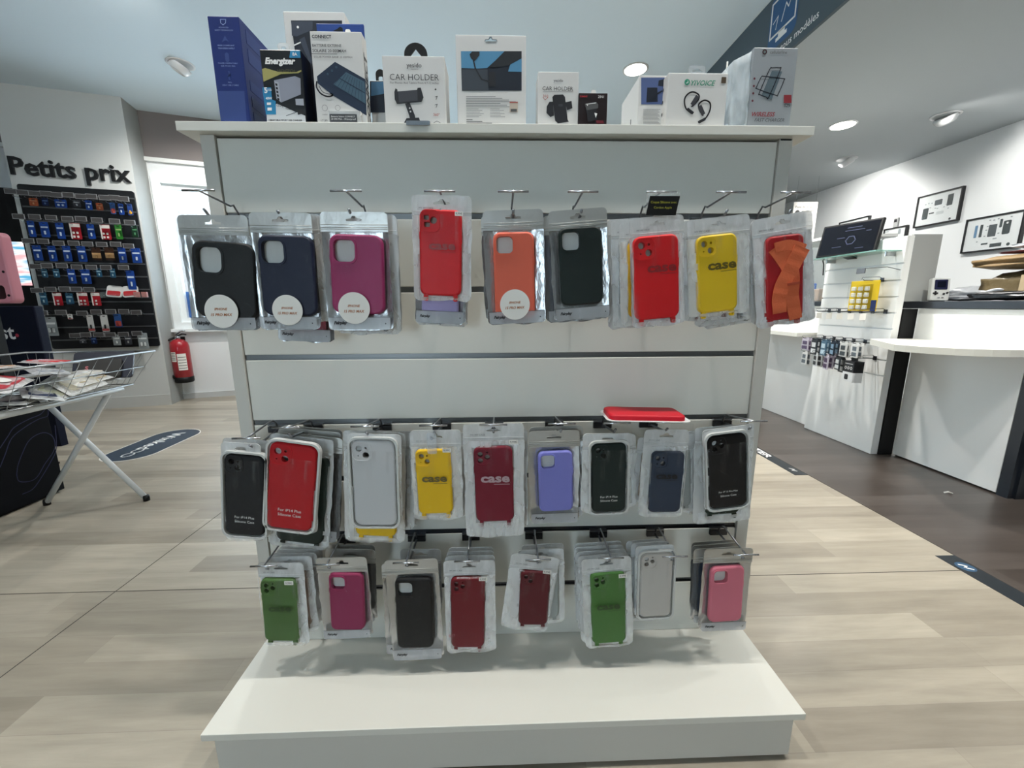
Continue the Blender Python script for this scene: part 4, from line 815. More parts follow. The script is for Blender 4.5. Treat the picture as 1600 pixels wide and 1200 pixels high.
def pouch(kind, top, bot, wpx, L, lab, case=None, sticker=None, price=None, logo=None, words=None, extra=None, group=None, hpad=.0, yaw=0.0, seed=0, name='phone_case_pouch', cat='phone case', slotpx=None, pitch=0.0, M=None, dims=None, foil_back=True):
    """kind: foil | frost | tray.  top/bot/wpx: picture pixels of the bag; case=(top,bot,wpx,colour,style,feet)"""
    rnd = random.Random(seed+int(top[0])); Y = D-L
    T = AY(*top, Y); B_ = AY(*bot, Y); dv = B_-T; h = dv.length; a = math.asin(max(-1, min(1, -dv.x/h)))
    w = (AY(top[0]+wpx/2, top[1], Y)-AY(top[0]-wpx/2, top[1], Y)).length
    O = T+dv*(.013/h)
    if M is None: M = Matrix.Translation(O) @ Matrix.Rotation(yaw, 4, 'Z') @ Matrix.Rotation(a, 4, 'Y') @ Matrix.Rotation(pitch, 4, 'X')
    R_ = thing(name, lab, cat, M=M, group=group); Ri = Matrix.Rotation(-a, 3, 'Y')
    def loc(p): v = Ri @ (AY(p[0], p[1], Y)-O); return v.x, v.z
    zt = .013; zb = zt-h; zf = zt-.036; hw = w/2; r = .009
    t_c = .0095; yb = .0065                      # bag half depth
    # case frame
    if case:
        (ctp, cbp, cw_, col_, sty, feet) = case
        x1, z1 = loc(ctp); x2, z2 = loc(cbp); ch = math.hypot(x1-x2, z1-z2); cr_ = math.asin(max(-1, min(1, (x1-x2)/ch))); cw = (AY(ctp[0]+cw_/2, ctp[1], Y)-AY(ctp[0]-cw_/2, ctp[1], Y)).length
        ccx, ccz = (x1+x2)/2, (z1+z2)/2
    else: cw, ch, ccx, ccz, cr_ = w*.7, h*.68, 0, zb+h*.42, 0
    def thick(x, z):
        dx = max(0, abs(x-ccx)-cw*.5)/max(.004, hw-cw*.5+.001); dz = max(0, abs(z-ccz)-ch*.5)/.03
        d_ = min(1.0, math.hypot(dx, dz)); e = .0012+.0062*(1-d_)**1.2
        return e
    nx, nz = (34, 48) if seed < 40 else (16, 28)
    def halfw(z):
        d_ = z-zb
        c = hw if d_ > r else hw-r+math.sqrt(max(0, r*r-(r-d_)**2))
        return c+.0022*noise.noise(Vector((z*28, seed+1.3, 0)))+.0012*noise.noise(Vector((z*70, seed+4.3, 0)))
    def sheet(sgn):
        vs = []
        for j in range(nz+1):
            z = zf+(zb-zf)*j/nz
            for i in range(nx+1):
                u = -1+2*i/nx; c = halfw(z); x = u*c+(.003*noise.noise(Vector((z*20, seed, 3))) if abs(u) < 1 else 0)
                e = thick(x, z)
                wr = .0022*noise.noise(Vector((x*55, z*28, seed*1.7+sgn)))*(1-abs(u)**4)*(.35 if abs(x-ccx) < cw*.45 and abs(z-ccz) < ch*.45 else 1)
                zz = z+(.004*noise.noise(Vector((x*30+seed, 7, 0))) if j == nz else 0)
                vs.append((x, -sgn*(e+abs(wr) if sgn > 0 else e), zz))
        fs = [(j*(nx+1)+i, j*(nx+1)+i+1, (j+1)*(nx+1)+i+1, (j+1)*(nx+1)+i) for j in range(nz) for i in range(nx)]
        return vs, fs
    fr = {'foil': FILM_CLEAR, 'frost': FILM_FROST, 'tray': FILM_FROST}[kind]; bk = FOIL if kind == 'foil' else FILM_FROST_BACK
    b = MB(); vs, fs = sheet(1)
    def over(f): c = [(vs[f[0]][k]+vs[f[2]][k])/2 for k in (0, 2)]; u_ = (c[0]-ccx)*math.cos(cr_)-(c[1]-ccz)*math.sin(cr_); v_ = (c[0]-ccx)*math.sin(cr_)+(c[1]-ccz)*math.cos(cr_); return case and abs(u_) < cw*.5+.0015 and abs(v_) < ch*.5+.002
    fa = [f for f in fs if over(f)]; fb = [f for f in fs if not over(f)]
    b.add(vs, fa, FILM_CLEAR2 if fr is FILM_CLEAR else FILM_OVER, None, True); b.add(vs, fb, fr, None, True)
    vs, fs = sheet(-1); b.add(vs, fs, bk, None, True)
    zband = zb+h*.115 if kind == 'foil' else None
    if logo:
        x, z = loc(logo[1]); lw = logo[2]/wpx*w; lm = logo[3] if len(logo) > 3 else LOGO.get(col_ if case else '', TXT_G); b.text(logo[0], x, z, -.0105, lm, w=lw, h=lw*(.235 if logo[0] == 'case' else .5), bold=.035 if logo[0] == 'case' else .01)
        if logo[0] == 'case': b.box(x-lw*.05, x+lw*.5, -.0104, -.0103, z-lw*.19, z-lw*.17, lm)
    bag_ = b.build('bag', R_)
    if kind == 'foil':
        b = MB(); c = hw-.0015; c -= .002; yq = -.0084 if (case and loc(case[1])[1] < zband+.01) else -.0042
        b.slab([[(-c, zband)]+[(x_, z_) for x_, z_ in [(-c, zb+.006), (-c+.002, zb+.003), (-c+.006, zb+.0015), (c-.006, zb+.0015), (c-.002, zb+.003), (c, zb+.006)]]+[(c, zband)]], yq+.0002, yq+.0008, FILM_BAND)
        b.box(-c, c, yq, yq+.0001, zband-.0005, zband+.0004, TXT_G); b.text('Fairplay', -hw*.58, zb+h*.065, yq-.0002, TXT_K, w=w*.21, bold=.06, shear=.3); b.flat(circ(hw*.8, zb+h*.06, .0013, 8), yq-.0002, TXT_K); b.build('printed_band', bag_)
    # flap
    b = MB(); fo = [(-hw, zf-.0005)]+[(hw, zf-.0005)]+[(x, z) for x, z in rr(0, zf+(zt-zf)/2, w, zt-zf, r, 4)[:10]]
    hole = euro(0) if kind != 'tray' else slot(0)
    b.slab([fo, hole], -.0008, .0008, FLAP if kind == 'foil' else FLAP_W)
    if kind == 'foil':
        for dz in (.0045, .0075, .0125): b.tube([(-hw+.001, -.001, zf+dz), (hw-.001, -.001, zf+dz)], .0007, FLAP, 5)
    else:
        b.tube([(-hw+.001, -.001, zf+.006), (hw-.001, -.001, zf+.006)], .0006, FLAP_W, 5); b.text('MY MY CASE', -hw*.52, zf+.012, -.0012, TXT_G, w=w*.24)
    b.build('header_flap', R_)
    if case:
        b = MB(); cm = case_mat(col_); yc = -.0062
        Mc = make_case(b, cw, ch, ccx, ccz, cr_, sty, cm, yc, feet=feet)
        if extra == 'clear':
            pass
        if words:
            for k, (tx, fx, fz, ww_) in enumerate(words): b.text(tx, fx*cw, fz*ch, yc-.0004, TXT_W, w=ww_*cw, M=Mc)
        b.build('phone_case', R_)
        if sty != 'none':
            b = MB(); b.slab([rr(0, 0, cw*.86, ch*.9, cw*.12, 4)], yc+.0098, yc+.0102, INS if kind == 'foil' else INS2, Mc); b.build('insert_card', R_)
        if kind == 'tray':
            b = MB(); TR = mat('frosted_tray', '#c9cbc8', .3); o2 = rr(ccx, ccz, cw+.013, ch+.013, cw*.2, 6); 
            Mt = Matrix.Translation((ccx, 0, ccz)) @ Matrix.Rotation(cr_, 4, 'Y'); b.slab([rr(0, 0, cw+.014, ch+.014, cw*.21, 6), rr(0, 0, cw+.006, ch+.006, cw*.19, 6)[::-1]], yc-.001, yc+.010, TR, Mt); b.slab([rr(0, 0, cw+.006, ch+.006, cw*.19, 6)], yc+.0098, yc+.0105, TR, Mt); b.build('tray', R_)
    if extra == 'strap':
        OR = bump(mat('orange_webbing', '#d3643a', .6), 300, .5, .001); b = MB()
        def band(pts, wd, y0):
            P_ = [loc(p) for p in pts]; P_ = sm(P_, 5); vs = []
            for i, p in enumerate(P_):
                q0 = Vector(P_[max(0, i-1)]); q1 = Vector(P_[min(len(P_)-1, i+1)]); d_ = (q1-q0).normalized(); n2 = Vector((-d_.y, d_.x))
                ww = (wd[0]+(wd[1]-wd[0])*i/(len(P_)-1))/2
                for s_ in (-1, 1):
                    vs.append((p[0]+n2.x*ww*s_, y0+.0004*math.sin(i*1.3), p[1]+n2.y*ww*s_))
            n2 = len(P_); V2 = vs+[(x, y+.0012, z) for x, y, z in vs]
            fs = [(2*i, 2*i+1, 2*i+3, 2*i+2) for i in range(n2-1)]+[(2*n2+2*i, 2*n2+2*i+2, 2*n2+2*i+3, 2*n2+2*i+1) for i in range(n2-1)]+[(2*i, 2*i+2, 2*n2+2*i+2, 2*n2+2*i) for i in range(n2-1)]+[(2*i+1, 2*n2+2*i+1, 2*n2+2*i+3, 2*i+3) for i in range(n2-1)]
            b.add(V2, fs, OR, None, False)
        band([(1210, 386), (1220, 402), (1229, 420), (1232, 440), (1231, 460), (1234, 480), (1237, 498)], (.034, .024), -.0092)
        band([(1246, 388), (1238, 404), (1228, 424), (1217, 446), (1212, 468), (1213, 489)], (.030, .026), -.0122)
        band([(1207, 388), (1228, 384), (1249, 392)], (.018, .022), -.0107)
        x, z = loc((1232, 443)); b.box(x-.011, x+.011, -.0155, -.0068, z-.0035, z+.0015, mat('orange_loop', '#a8452a', .6)); b.build('strap', R_)
    if sticker:
        x, z = loc(sticker[0]); rr_ = sticker[1]/wpx*w; b = MB(); y_ = -.0112
        b.slab([circ(x, z, rr_, 36)], y_, y_+.0003, STICK); b.text('IPHONE', x, z+rr_*.14, y_-.0003, TXT_O, w=rr_*.78, bold=.03, shear=.25); b.text('15 PRO MAX', x, z-rr_*.2, y_-.0003, TXT_O, w=rr_*1.3, bold=.03, shear=.25); b.build('round_sticker', bag_)
    if price:
        x, z = loc(price[0]); pw = price[1]/wpx*w; b = MB(); y_ = -.0112; b.slab([rr(x, z, pw, pw*.5, .001, 2)], y_, y_+.0003, STICK); b.text('9,99€', x, z, y_-.0003, TXT_K, w=pw*.75); b.build('price_sticker', bag_)
    return R_
LF = .105
w14 = [('For iP14 Plus', 0, -.27, .5), ('Silicone Case', 0, -.325, .5)]
# ---- top row
pouch('foil', (331, 336), (355, 516), 110, LF, 'foil pouch with a black case and round white sticker, leftmost of the top row', ((350, 378), (357, 497), 98, '#17191a', 'sq', False), ((351.7, 486.5), 27))
pouch('foil', (437, 332), (455, 515), 98, LF+.003, 'foil pouch with a navy case and round white sticker, second in the top row', ((446, 368), (456, 493), 86, '#141c33', 'sq', False), ((453.6, 484.6), 24.5))
pouch('foil', (552, 331), (565, 516), 106, LF, 'foil pouch with a dark magenta case and round white sticker in the top row', ((557, 367), (562, 490), 84, '#96295c', 'sq', False), ((556.3, 481.4), 25.5), seed=3)
pouch('frost', (690, 305), (692, 470), 94, LF+.003, 'frosted pouch with a bright red case, hung highest in the top row', ((689, 328), (689, 462), 66, '#d0161d', 'tri_open', True), price=((718, 336), 13), logo=('case', (692, 387), 42, mat('logo_red', '#8c2426', .4)), seed=4)
pouch('foil', (801, 328), (808, 506), 95, LF, 'foil pouch with a coral orange case and round white sticker in the top row', ((802, 363), (805, 497), 64, '#e0684f', 'sq', False), ((804.3, 476), 24), seed=5)
pouch('foil', (902, 327), (910, 499), 92, LF+.002, 'foil pouch with a dark green-black case and no sticker in the top row', ((905, 355), (909, 476), 68, '#14211f', 'sq', False), seed=6)
pouch('frost', (1026, 338), (1029, 509), 84, LF, 'frosted pouch with a bright red case, below the small black label', ((1023, 368), (1026, 498), 71, '#d3141a', 'duo', True), logo=('case', (1031, 420), 46, mat('logo_red', '#8c2426', .4)), seed=7)
pouch('frost', (1122, 339), (1124, 492), 98, LF, 'frosted pouch with a bright yellow case in the top row', ((1118, 367), (1120, 487), 63, '#e3bd1c', 'duo', True), logo=('case', (1124, 416), 45, mat('logo_yellow', '#5f5318', .4)), seed=8)
pouch('frost', (1221, 336), (1226, 507), 88, LF, 'frosted pouch with a red case and an orange strap, rightmost of the top row', ((1224, 368), (1222, 499), 55, '#a5161d', 'none', True), extra='strap', seed=9, yaw=-.12)
# ---- middle row
pouch('tray', (376, 692), (384, 843), 62, LF, 'pouch with a black case and small white text, leftmost of the middle row', ((384, 710), (385, 834), 62, '#0f1114', 'duo', False), words=w14, seed=10)
pouch('frost', (472, 682), (466, 853), 100, LF-.022, 'pouch with a dark green case showing below the bright red case', ((478, 710), (469, 846), 76, '#0d1f17', 'none', True), seed=11, slotpx=None)
pouch('tray', (460, 690), (456, 829), 82, LF, 'clear tray with a bright red case and small white text in the middle row', ((461, 693), (453, 825), 74, '#b00714', 'duo', False), words=w14, seed=12)
pouch('frost', (585, 674), (586, 846), 98, LF-.022, 'frosted pouch with a yellow case showing below the white-rimmed clear case', ((590, 720), (588, 836), 66, '#e3b912', 'none', True), seed=13)
pouch('tray', (585, 678), (588, 822), 84, LF, 'white-rimmed clear case in a tray, third from left in the middle row', ((583, 687), (589, 819), 68, '#c4c5c6', 'duo', False), seed=14)
pouch('frost', (680, 672), (686, 810), 80, LF, 'frosted pouch with a yellow case held with a clear clip in the middle row', ((676, 701), (682, 801), 55, '#e6b90e', 'duo', True), price=((699, 701), 13), logo=('case', (680, 746), 40, mat('logo_yellow', '#5f5318', .4)), seed=15)
pouch('frost', (771, 662), (774, 838), 96, LF+.002, 'large frosted pouch with a burgundy case in the middle row', ((770, 697), (774, 813), 61, '#740c25', 'tri', True), price=((802, 688), 14), logo=('case', (774, 746), 46, mat('pale_logo', '#b59aa0', .5)), seed=16)
pouch('foil', (866, 673), (866, 815), 80, LF, 'foil pouch with a lavender case in the middle row', ((867, 704), (869, 797), 54, '#7d7fc9', 'sq', False), seed=17)
pouch('tray', (950, 677), (945, 800), 78, LF, 'clear tray with a dark green case and small white text in the middle row', ((951, 692), (950, 798), 54, '#10211f', 'duo', False), words=w14, seed=18)
pouch('frost', (1042, 671), (1030, 806), 70, LF, 'frosted pouch with a slate blue case, tilted, in the middle row', ((1044, 705), (1036, 799), 51, '#2f3a4c', 'duo', False), logo=('case', (1039, 742), 34, TXT_K), seed=19)
pouch('frost', (1132, 665), (1127, 815), 92, LF-.022, 'pouch with a dark green case showing below the glossy black case', ((1130, 720), (1127, 802), 54, '#10261c', 'none', True), seed=20)
pouch('tray', (1133, 668), (1136, 794), 72, LF, 'clear tray with a glossy black case and small white text, rightmost of the middle row', ((1134, 678), (1136, 791), 60, '#08080a', 'tri', False), words=[('For iP 13 Pro Max', 0, -.27, .5), ('Silicone Case', 0, -.325, .42)], seed=21)
# ---- bottom row
pouch('frost', (438, 879), (450, 1006), 72, LF, 'frosted pouch with a green case, leftmost of the bottom row', ((436, 903), (443, 999), 56, '#4a6b36', 'tri', True), price=((455, 906), 14), logo=('case', (441, 947), 36, mat('logo_green', '#2c4a22', .4)), seed=22)
pouch('foil', (533, 871), (545, 994), 80, LF, 'foil pouch with a magenta case in the bottom row', ((541, 894), (545, 982), 54, '#8c2a52', 'sq', False), seed=23)
pouch('foil', (642, 874), (654, 1027), 84, LF, 'foil pouch with a plain black case in the bottom row', ((646, 902), (650, 1010), 58, '#0d0e10', 'sq', False), seed=24)
pouch('frost', (733, 876), (737, 1017), 81, LF, 'frosted pouch with a large dark red case in the bottom row', ((731, 901), (731, 1009), 53, '#6b0818', 'tri', True), price=((755, 900), 13), logo=('BEST', (707, 988), 10, mat('faint_red', '#a06068', .5)), seed=25)
pouch('frost', (837, 868), (818, 982), 76, LF, 'frosted pouch with a small dark red case, tilted, in the bottom row', ((837, 891), (832, 974), 46, '#570a18', 'duo', True), price=((854, 889), 13), seed=26)
pouch('frost', (947, 872), (952, 1008), 78, LF, 'frosted pouch with a green case, right of centre in the bottom row', ((949, 893), (951, 1002), 54, '#477436', 'tri', True), price=((971, 895), 13), logo=('case', (949, 944), 37, mat('logo_green', '#2c4a22', .4)), seed=27)
pouch('tray', (1023, 852), (1021, 963), 60, LF-.008, 'off-white case in a clear tray in the bottom row', ((1026, 862), (1022, 961), 50, '#bdb9b3', 'tri', False), seed=28)
pouch('foil', (1139, 857), (1127, 982), 76, LF, 'foil pouch with a pink case, rightmost of the bottom row', ((1136, 884), (1131, 969), 52, '#cf7183', 'sq', False), seed=29)
# ---- pouches hanging behind the front ones: (kind, top, bottom, width, depth, colour, label)
BK = [
 ('frost', (447, 336), (471, 505), 96, .088, '#b39a80', 'beige case pouch just behind the navy one in the top row'),
 ('frost', (455, 337), (480, 503), 92, .072, '#8d7766', 'brown case pouch behind the beige one in the top row'),
 ('foil', (470, 350), (479, 534), 90, .056, '#a7586a', 'foil pouch showing low behind the navy case in the top row'),
 ('frost', (566, 335), (578, 522), 106, .088, '#2b2f36', 'frosted pouch just behind the dark magenta case in the top row'),
 ('frost', (572, 338), (582, 519), 98, .070, '#52555c', 'hindmost pouch behind the dark magenta case in the top row'),
 ('foil', (690, 325), (688, 506), 82, .088, '#a9a0d0', 'foil pouch with a lavender case showing below the tall red case'),
 ('frost', (694, 330), (690, 509), 84, .072, '#8a8fa0', 'hindmost frosted pouch behind the tall red case'),
 ('foil', (795, 336), (801, 500), 88, .088, '#9c4a3a', 'foil pouch behind the coral case in the top row'),
 ('foil', (893, 335), (899, 502), 92, .086, '#182443', 'foil pouch with a navy case behind the dark green-black one'),
 ('foil', (890, 337), (896, 500), 90, .068, '#20242c', 'hindmost foil pouch behind the dark green-black case'),
 ('frost', (1010, 345), (1012, 506), 86, .088, '#d8a51a', 'pouch with a yellow case edge just behind the red case in the top row'),
 ('frost', (996, 342), (998, 510), 84, .070, '#aeb2b2', 'wide clear pouch behind the red case below the black label'),
 ('frost', (988, 341), (989, 512), 80, .052, '#8a8e8f', 'hindmost clear pouch left of the red case below the black label'),
 ('frost', (1110, 342), (1108, 500), 88, .088, '#5b1f24', 'pouch with a wine case edge just behind the yellow one in the top row'),
 ('frost', (1124, 345), (1132, 505), 96, .070, '#7f8486', 'grey pouch behind the yellow case in the top row'),
 ('frost', (1136, 348), (1142, 508), 92, .052, '#6c7274', 'hindmost pouch right of the yellow case in the top row'),
 ('frost', (1216, 340), (1214, 503), 86, .086, '#8e9294', 'frosted pouch behind the orange strap in the top row'),
 ('frost', (384, 686), (390, 838), 72, .088, '#8f9494', 'clear pouch behind the leftmost black case in the middle row'),
 ('foil', (486, 680), (482, 842), 100, .068, '#20242a', 'foil pouch behind the bright red case in the middle row'),
 ('foil', (484, 672), (484, 832), 98, .052, '#14213d', 'foil pouch with a navy case, hindmost behind the bright red case'),
 ('foil', (488, 668), (487, 826), 94, .036, '#2c3038', 'dark foil pouch nearest the board behind the bright red case'),
 ('frost', (602, 676), (606, 826), 88, .066, '#7d8384', 'grey pouch behind the white-rimmed clear case'),
 ('frost', (610, 673), (612, 822), 84, .050, '#2a4a3c', 'pouch with a dark green case, hindmost behind the white-rimmed clear case'),
 ('frost', (690, 676), (692, 806), 80, .088, '#a9a48f', 'pouch just behind the clipped yellow case'),
 ('frost', (780, 670), (783, 824), 88, .088, '#a38a85', 'pouch just behind the burgundy case in the middle row'),
 ('foil', (869, 666), (871, 806), 84, .088, '#262b33', 'dark foil pouch just behind the lavender case'),
 ('frost', (955, 680), (958, 792), 76, .088, '#8f8b7e', 'pouch just behind the dark green case in the middle row'),
 ('frost', (1030, 684), (1018, 786), 66, .086, '#a5927f', 'pouch with a beige case behind the slate blue one'),
 ('frost', (1052, 680), (1054, 800), 70, .068, '#8d9290', 'clear pouch behind the slate blue case'),
 ('frost', (1116, 670), (1112, 800), 84, .064, '#777b7a', 'clear pouch, hindmost behind the glossy black case'),
 ('frost', (452, 869), (465, 985), 70, .090, '#8f7c6e', 'beige pouch just behind the leftmost green case in the bottom row'),
 ('frost', (460, 864), (471, 972), 70, .076, '#a08b7c', 'pale brown pouch in the stack behind the leftmost green case'),
 ('frost', (466, 858), (476, 965), 68, .062, '#7b6c62', 'brown pouch in the stack behind the leftmost green case'),
 ('frost', (470, 853), (479, 958), 66, .048, '#1e1f22', 'dark pouch, hindmost behind the leftmost green case'),
 ('foil', (547, 858), (552, 968), 78, .072, '#3a3e44', 'foil pouch behind the magenta case in the bottom row'),
 ('foil', (548, 851), (552, 955), 76, .052, '#232a33', 'dark foil pouch, hindmost behind the magenta case'),
 ('foil', (636, 880), (642, 1018), 80, .090, '#6b6f75', 'foil pouch just behind the plain black case'),
 ('frost', (657, 858), (660, 955), 64, .050, '#141c4a', 'pouch with a navy blue card behind the plain black case'),
 ('frost', (734, 868), (737, 990), 78, .086, '#7c8d88', 'clear pouch just behind the large dark red case'),
 ('frost', (735, 861), (737, 972), 74, .070, '#83706a', 'pouch in the stack behind the large dark red case'),
 ('frost', (736, 855), (738, 962), 70, .054, '#92675f', 'hindmost pouch behind the large dark red case'),
 ('frost', (845, 858), (848, 972), 72, .086, '#9aa09e', 'clear pouch just behind the small dark red case'),
 ('frost', (848, 850), (850, 958), 66, .060, '#8c9391', 'hindmost clear pouch behind the small dark red case'),
 ('frost', (942, 866), (946, 1000), 78, .090, '#a9a3a0', 'pouch just behind the green case right of centre'),
 ('frost', (939, 860), (941, 982), 78, .075, '#93abac', 'second pouch behind the green case right of centre'),
 ('frost', (936, 853), (937, 972), 76, .060, '#3a7c86', 'pouch with a teal case in the stack right of centre'),
 ('frost', (934, 847), (935, 965), 74, .045, '#8f9694', 'hindmost pouch in the stack right of centre'),
 ('tray', (1016, 847), (1014, 955), 60, .078, '#a39c94', 'beige case in a tray just behind the off-white one'),
 ('frost', (1009, 843), (1010, 968), 62, .058, '#b4b4b0', 'clear pouch, hindmost behind the off-white case'),
 ('foil', (1122, 856), (1116, 968), 76, .086, '#152437', 'foil pouch with a navy case just behind the pink one'),
 ('foil', (1118, 850), (1114, 960), 74, .068, '#1b3550', 'foil pouch with a blue case behind the pink one'),
 ('foil', (1117, 845), (1113, 952), 72, .050, '#20303c', 'dark foil pouch, hindmost behind the pink case'),
]
for k, (kd, tp, bt_, w_, L_, c_l, lab) in enumerate(BK):
    mx = (tp[0]+bt_[0])/2; hpx = bt_[1]-tp[1]
    pouch(kd, tp, bt_, w_, L_, lab, ((tp[0]*.82+bt_[0]*.18, tp[1]+hpx*.19), (tp[0]*.1+bt_[0]*.9, bt_[1]-hpx*.07), w_*.72, c_l, 'none', kd == 'frost'), seed=40+k)
# bright red case lying flat on the hooks
R_ = thing('phone_case_pouch', 'red case in a clear sleeve lying flat on two hooks above the dark green case', 'phone case', M=Matrix.Translation((AY(1008, 655, .83).x, .845, .7505)) @ Matrix.Rotation(-.04, 4, 'Z') @ Matrix.Rotation(.02, 4, 'Y'))
b = MB(); Mr = Matrix(((1, 0, 0, 0), (0, 0, 1, 0), (0, -1, 0, 0), (0, 0, 0, 1)))
b.slab([rr(0, 0, .160, .078, .014, 6)], -.0125, -.001, case_mat('#c01226', .25), Mr, bev=.004, inner=rr(0, 0, .152, .070, .012, 6)); b.build('phone_case', R_)
b = MB(); b.slab([rr(.002, 0, .176, .09, .016, 6)], -.0016, -.0004, FILM_FROST_BACK, Mr); b.build('sleeve', R_)
# little black label with yellow words, clipped on the T bar
q0 = AY(1010.5, 307, D-.122); q1 = AY(1058, 337, D-.122)
lb = thing('hook_label', 'small black label with yellow words in a clear holder on a top row hook', 'label', M=Matrix.Translation(((q0.x+q1.x)/2, D-.126, (q0.z+q1.z)/2)))
w_, h_ = (q1.x-q0.x)*.94, q0.z-q1.z; b = MB(); b.slab([[(-w_/2-.003, -h_/2), (w_/2-.003, -h_/2), (w_/2+.003, h_/2), (-w_/2+.003, h_/2)]], -.0004, .0004, mat('label_black', '#0f0f10', .3))
YT = mat('yellow_print', '#b7b23c', .5); b.text('Coque Silicone avec', .001, h_*.16, -.0008, YT, w=w_*.86); b.text('Cordon Apple', 0, -h_*.12, -.0008, YT, w=w_*.6); b.build('card', lb)
b = MB(); b.slab([rr(0, .004, w_*1.12, h_*1.25, .003, 3)], .0006, .0012, film('holder_clear', .15, .1, scale=5, strength=0.0)); b.build('clear_holder', lb)
# clear clip on the yellow case hook
q = AY(675, 690, D-.121); b = MB(); b.slab([rr(q.x, q.z-.003, .020, .046, .004, 3)], D-.124, D-.1235, film('clip_clear', .28, .1, col='#cdd6df', scale=8, strength=0.2)); b.slab([circ(q.x, q.z+.008, .003, 10)], D-.1255, D-.1240, STEEL); tag(b.build('clear_clip'), 'clear plastic price clip in front of the yellow case in the middle row', 'clip')
# loose clear holder on the slate hook
q = AY(1060, 668, D-.10); b = MB(); b.slab([rr(q.x, q.z+.004, .05, .02, .003, 3)], D-.118, D-.117, FILM_CLEAR); tag(b.build('clear_holder'), 'empty clear label holder beside the rightmost middle row hook', 'label holder')

# ================================================================== BOXES ON THE TOP SHELF
ZS = 1.3568
def Zq(ox, oy, s): return lambda x, y: (ox+x/s, oy+y/s)
A_ = Zq(400, 10, 6.315); B_z = Zq(590, 40, 6.4); C_z = Zq(830, 90, 4.848); E_z = Zq(1130, 60, 8); V_z = Zq(310, 10, 6.318)
class Box:
    def __init__(s, name, lab, cat, tl, tr, bl, Y, depth, m_, yaw=0.0, sides=None, cat2=None):
        s.Y = Y; a = AY(*tl, Y); c = AY(*tr, Y); l = AY(*bl, Y)
        s.x0 = (a.x+l.x)/2; s.w = c.x-a.x; s.h = max(a.z, c.z)-ZS; s.d = depth
        s.M = Matrix.Translation((s.x0+s.w/2, Y, ZS)) @ Matrix.Rotation(yaw, 4, 'Z'); s.Mi = s.M.inverted()
        s.o = thing(name, lab, cat, M=s.M); b = MB(); b.box(-s.w/2, s.w/2, 0, depth, 0, s.h, m_, bev=.0012); s.b = b
    def p(s, q):   # pixel on the front face -> local x, z
        n = s.M.to_3x3() @ Vector((0, -1, 0)); r = s.Mi @ AP(q[0], q[1], s.M.translation, n); return (r.x, r.z)
    def poly(s, pts, m_, y=-.0004): s.b.flat([s.p(q) for q in pts], y, m_); return s
    def ln(s, pts, wd, m_, y=-.0006, closed=False): s.b.line([s.p(q) for q in pts], wd, y, m_, closed=closed); return s
    def tx(s, st, c, wpx, m_, y=-.0008, bold=0, shear=0, h=None):
        q = s.p(c); w = (Vector(s.p((c[0]+wpx/2, c[1])))-Vector(s.p((c[0]-wpx/2, c[1])))).length; s.b.text(st, q[0], q[1], y, m_, w=w, h=h, bold=bold, shear=shear); return s
    def done(s, name='carton'): s.b.build(name, s.o); return s.o
def rc(x0, y0, x1, y1): return [(x0, y1), (x1, y1), (x1, y0), (x0, y0)]
MSIDE_R = lambda s: Matrix.Translation((s.w/2, 0, 0)) @ Matrix(((0, -1, 0, 0), (1, 0, 0, 0), (0, 0, 1, 0), (0, 0, 0, 1)))   # right side: local x = depth
YF = .952
# 1 dark blue
NB = mat('blue_carton', '#14286a', .35); NB2 = mat('blue_carton_pale', '#33457f', .35); NBL = mat('blue_print', '#8fa0cf', .5)
bx = Box('charger_box', 'tall dark blue box at the left end of the top shelf', 'box', (324.5, 26.5), (373, 25.5), (344.5, 194), YF, .20, NB)
z = V_z; bx.poly([z(225, 1160), z(480, 1160), z(455, 835), z(190, 835)], NB2)
for st, x, y, w in (('ADVANCED', 250, 210, 95), ('SAFETY TECHNOLOGY', 255, 238, 180), ('MADE 2 COMPLIANT', 275, 388, 165), ('TRANSFERS SAFELY', 278, 416, 165), ('FOLDED COMPACTABLE', 293, 563, 190), ('SIZE, TO GO, MAX', 297, 592, 140), ('INCL.', 316, 752, 40), ('USB-C USB 2 CABLE', 320, 780, 160)): bx.tx(st, z(x, y), w/6.318, NBL)
bx.ln([z(*q) for q in [(218, 130), (272, 130), (270, 165), (245, 185), (222, 165)]], .0012, NBL, closed=True); bx.poly([z(232, 355), z(262, 290), (z(300, 350)[0], z(300, 350)[1]), z(270, 335)], NB2); bx.b.flat(rr(*bx.p(z(285, 505)), .008, .017, .004), -.0006, NB2); bx.ln([z(302, 645), z(312, 680), z(298, 690), z(310, 722)], .003, NB2)
Ms = MSIDE_R(bx); PB = mat('blue_print_dim', '#2c3d78', .4)
for x0, x1, z0, z1 in ((.02, .17, .13, .155), (.02, .10, .165, .19), (.015, .12, .02, .035), (.015, .12, .045, .065), (.015, .12, .075, .095)): bx.b.box(x0, x1, -.0006, 0, z0, z1, PB, Ms)
bx.b.text('RC', .05, .012, -.0008, TXT_W, h=.014, M=Ms, bold=.03)
bx.done()
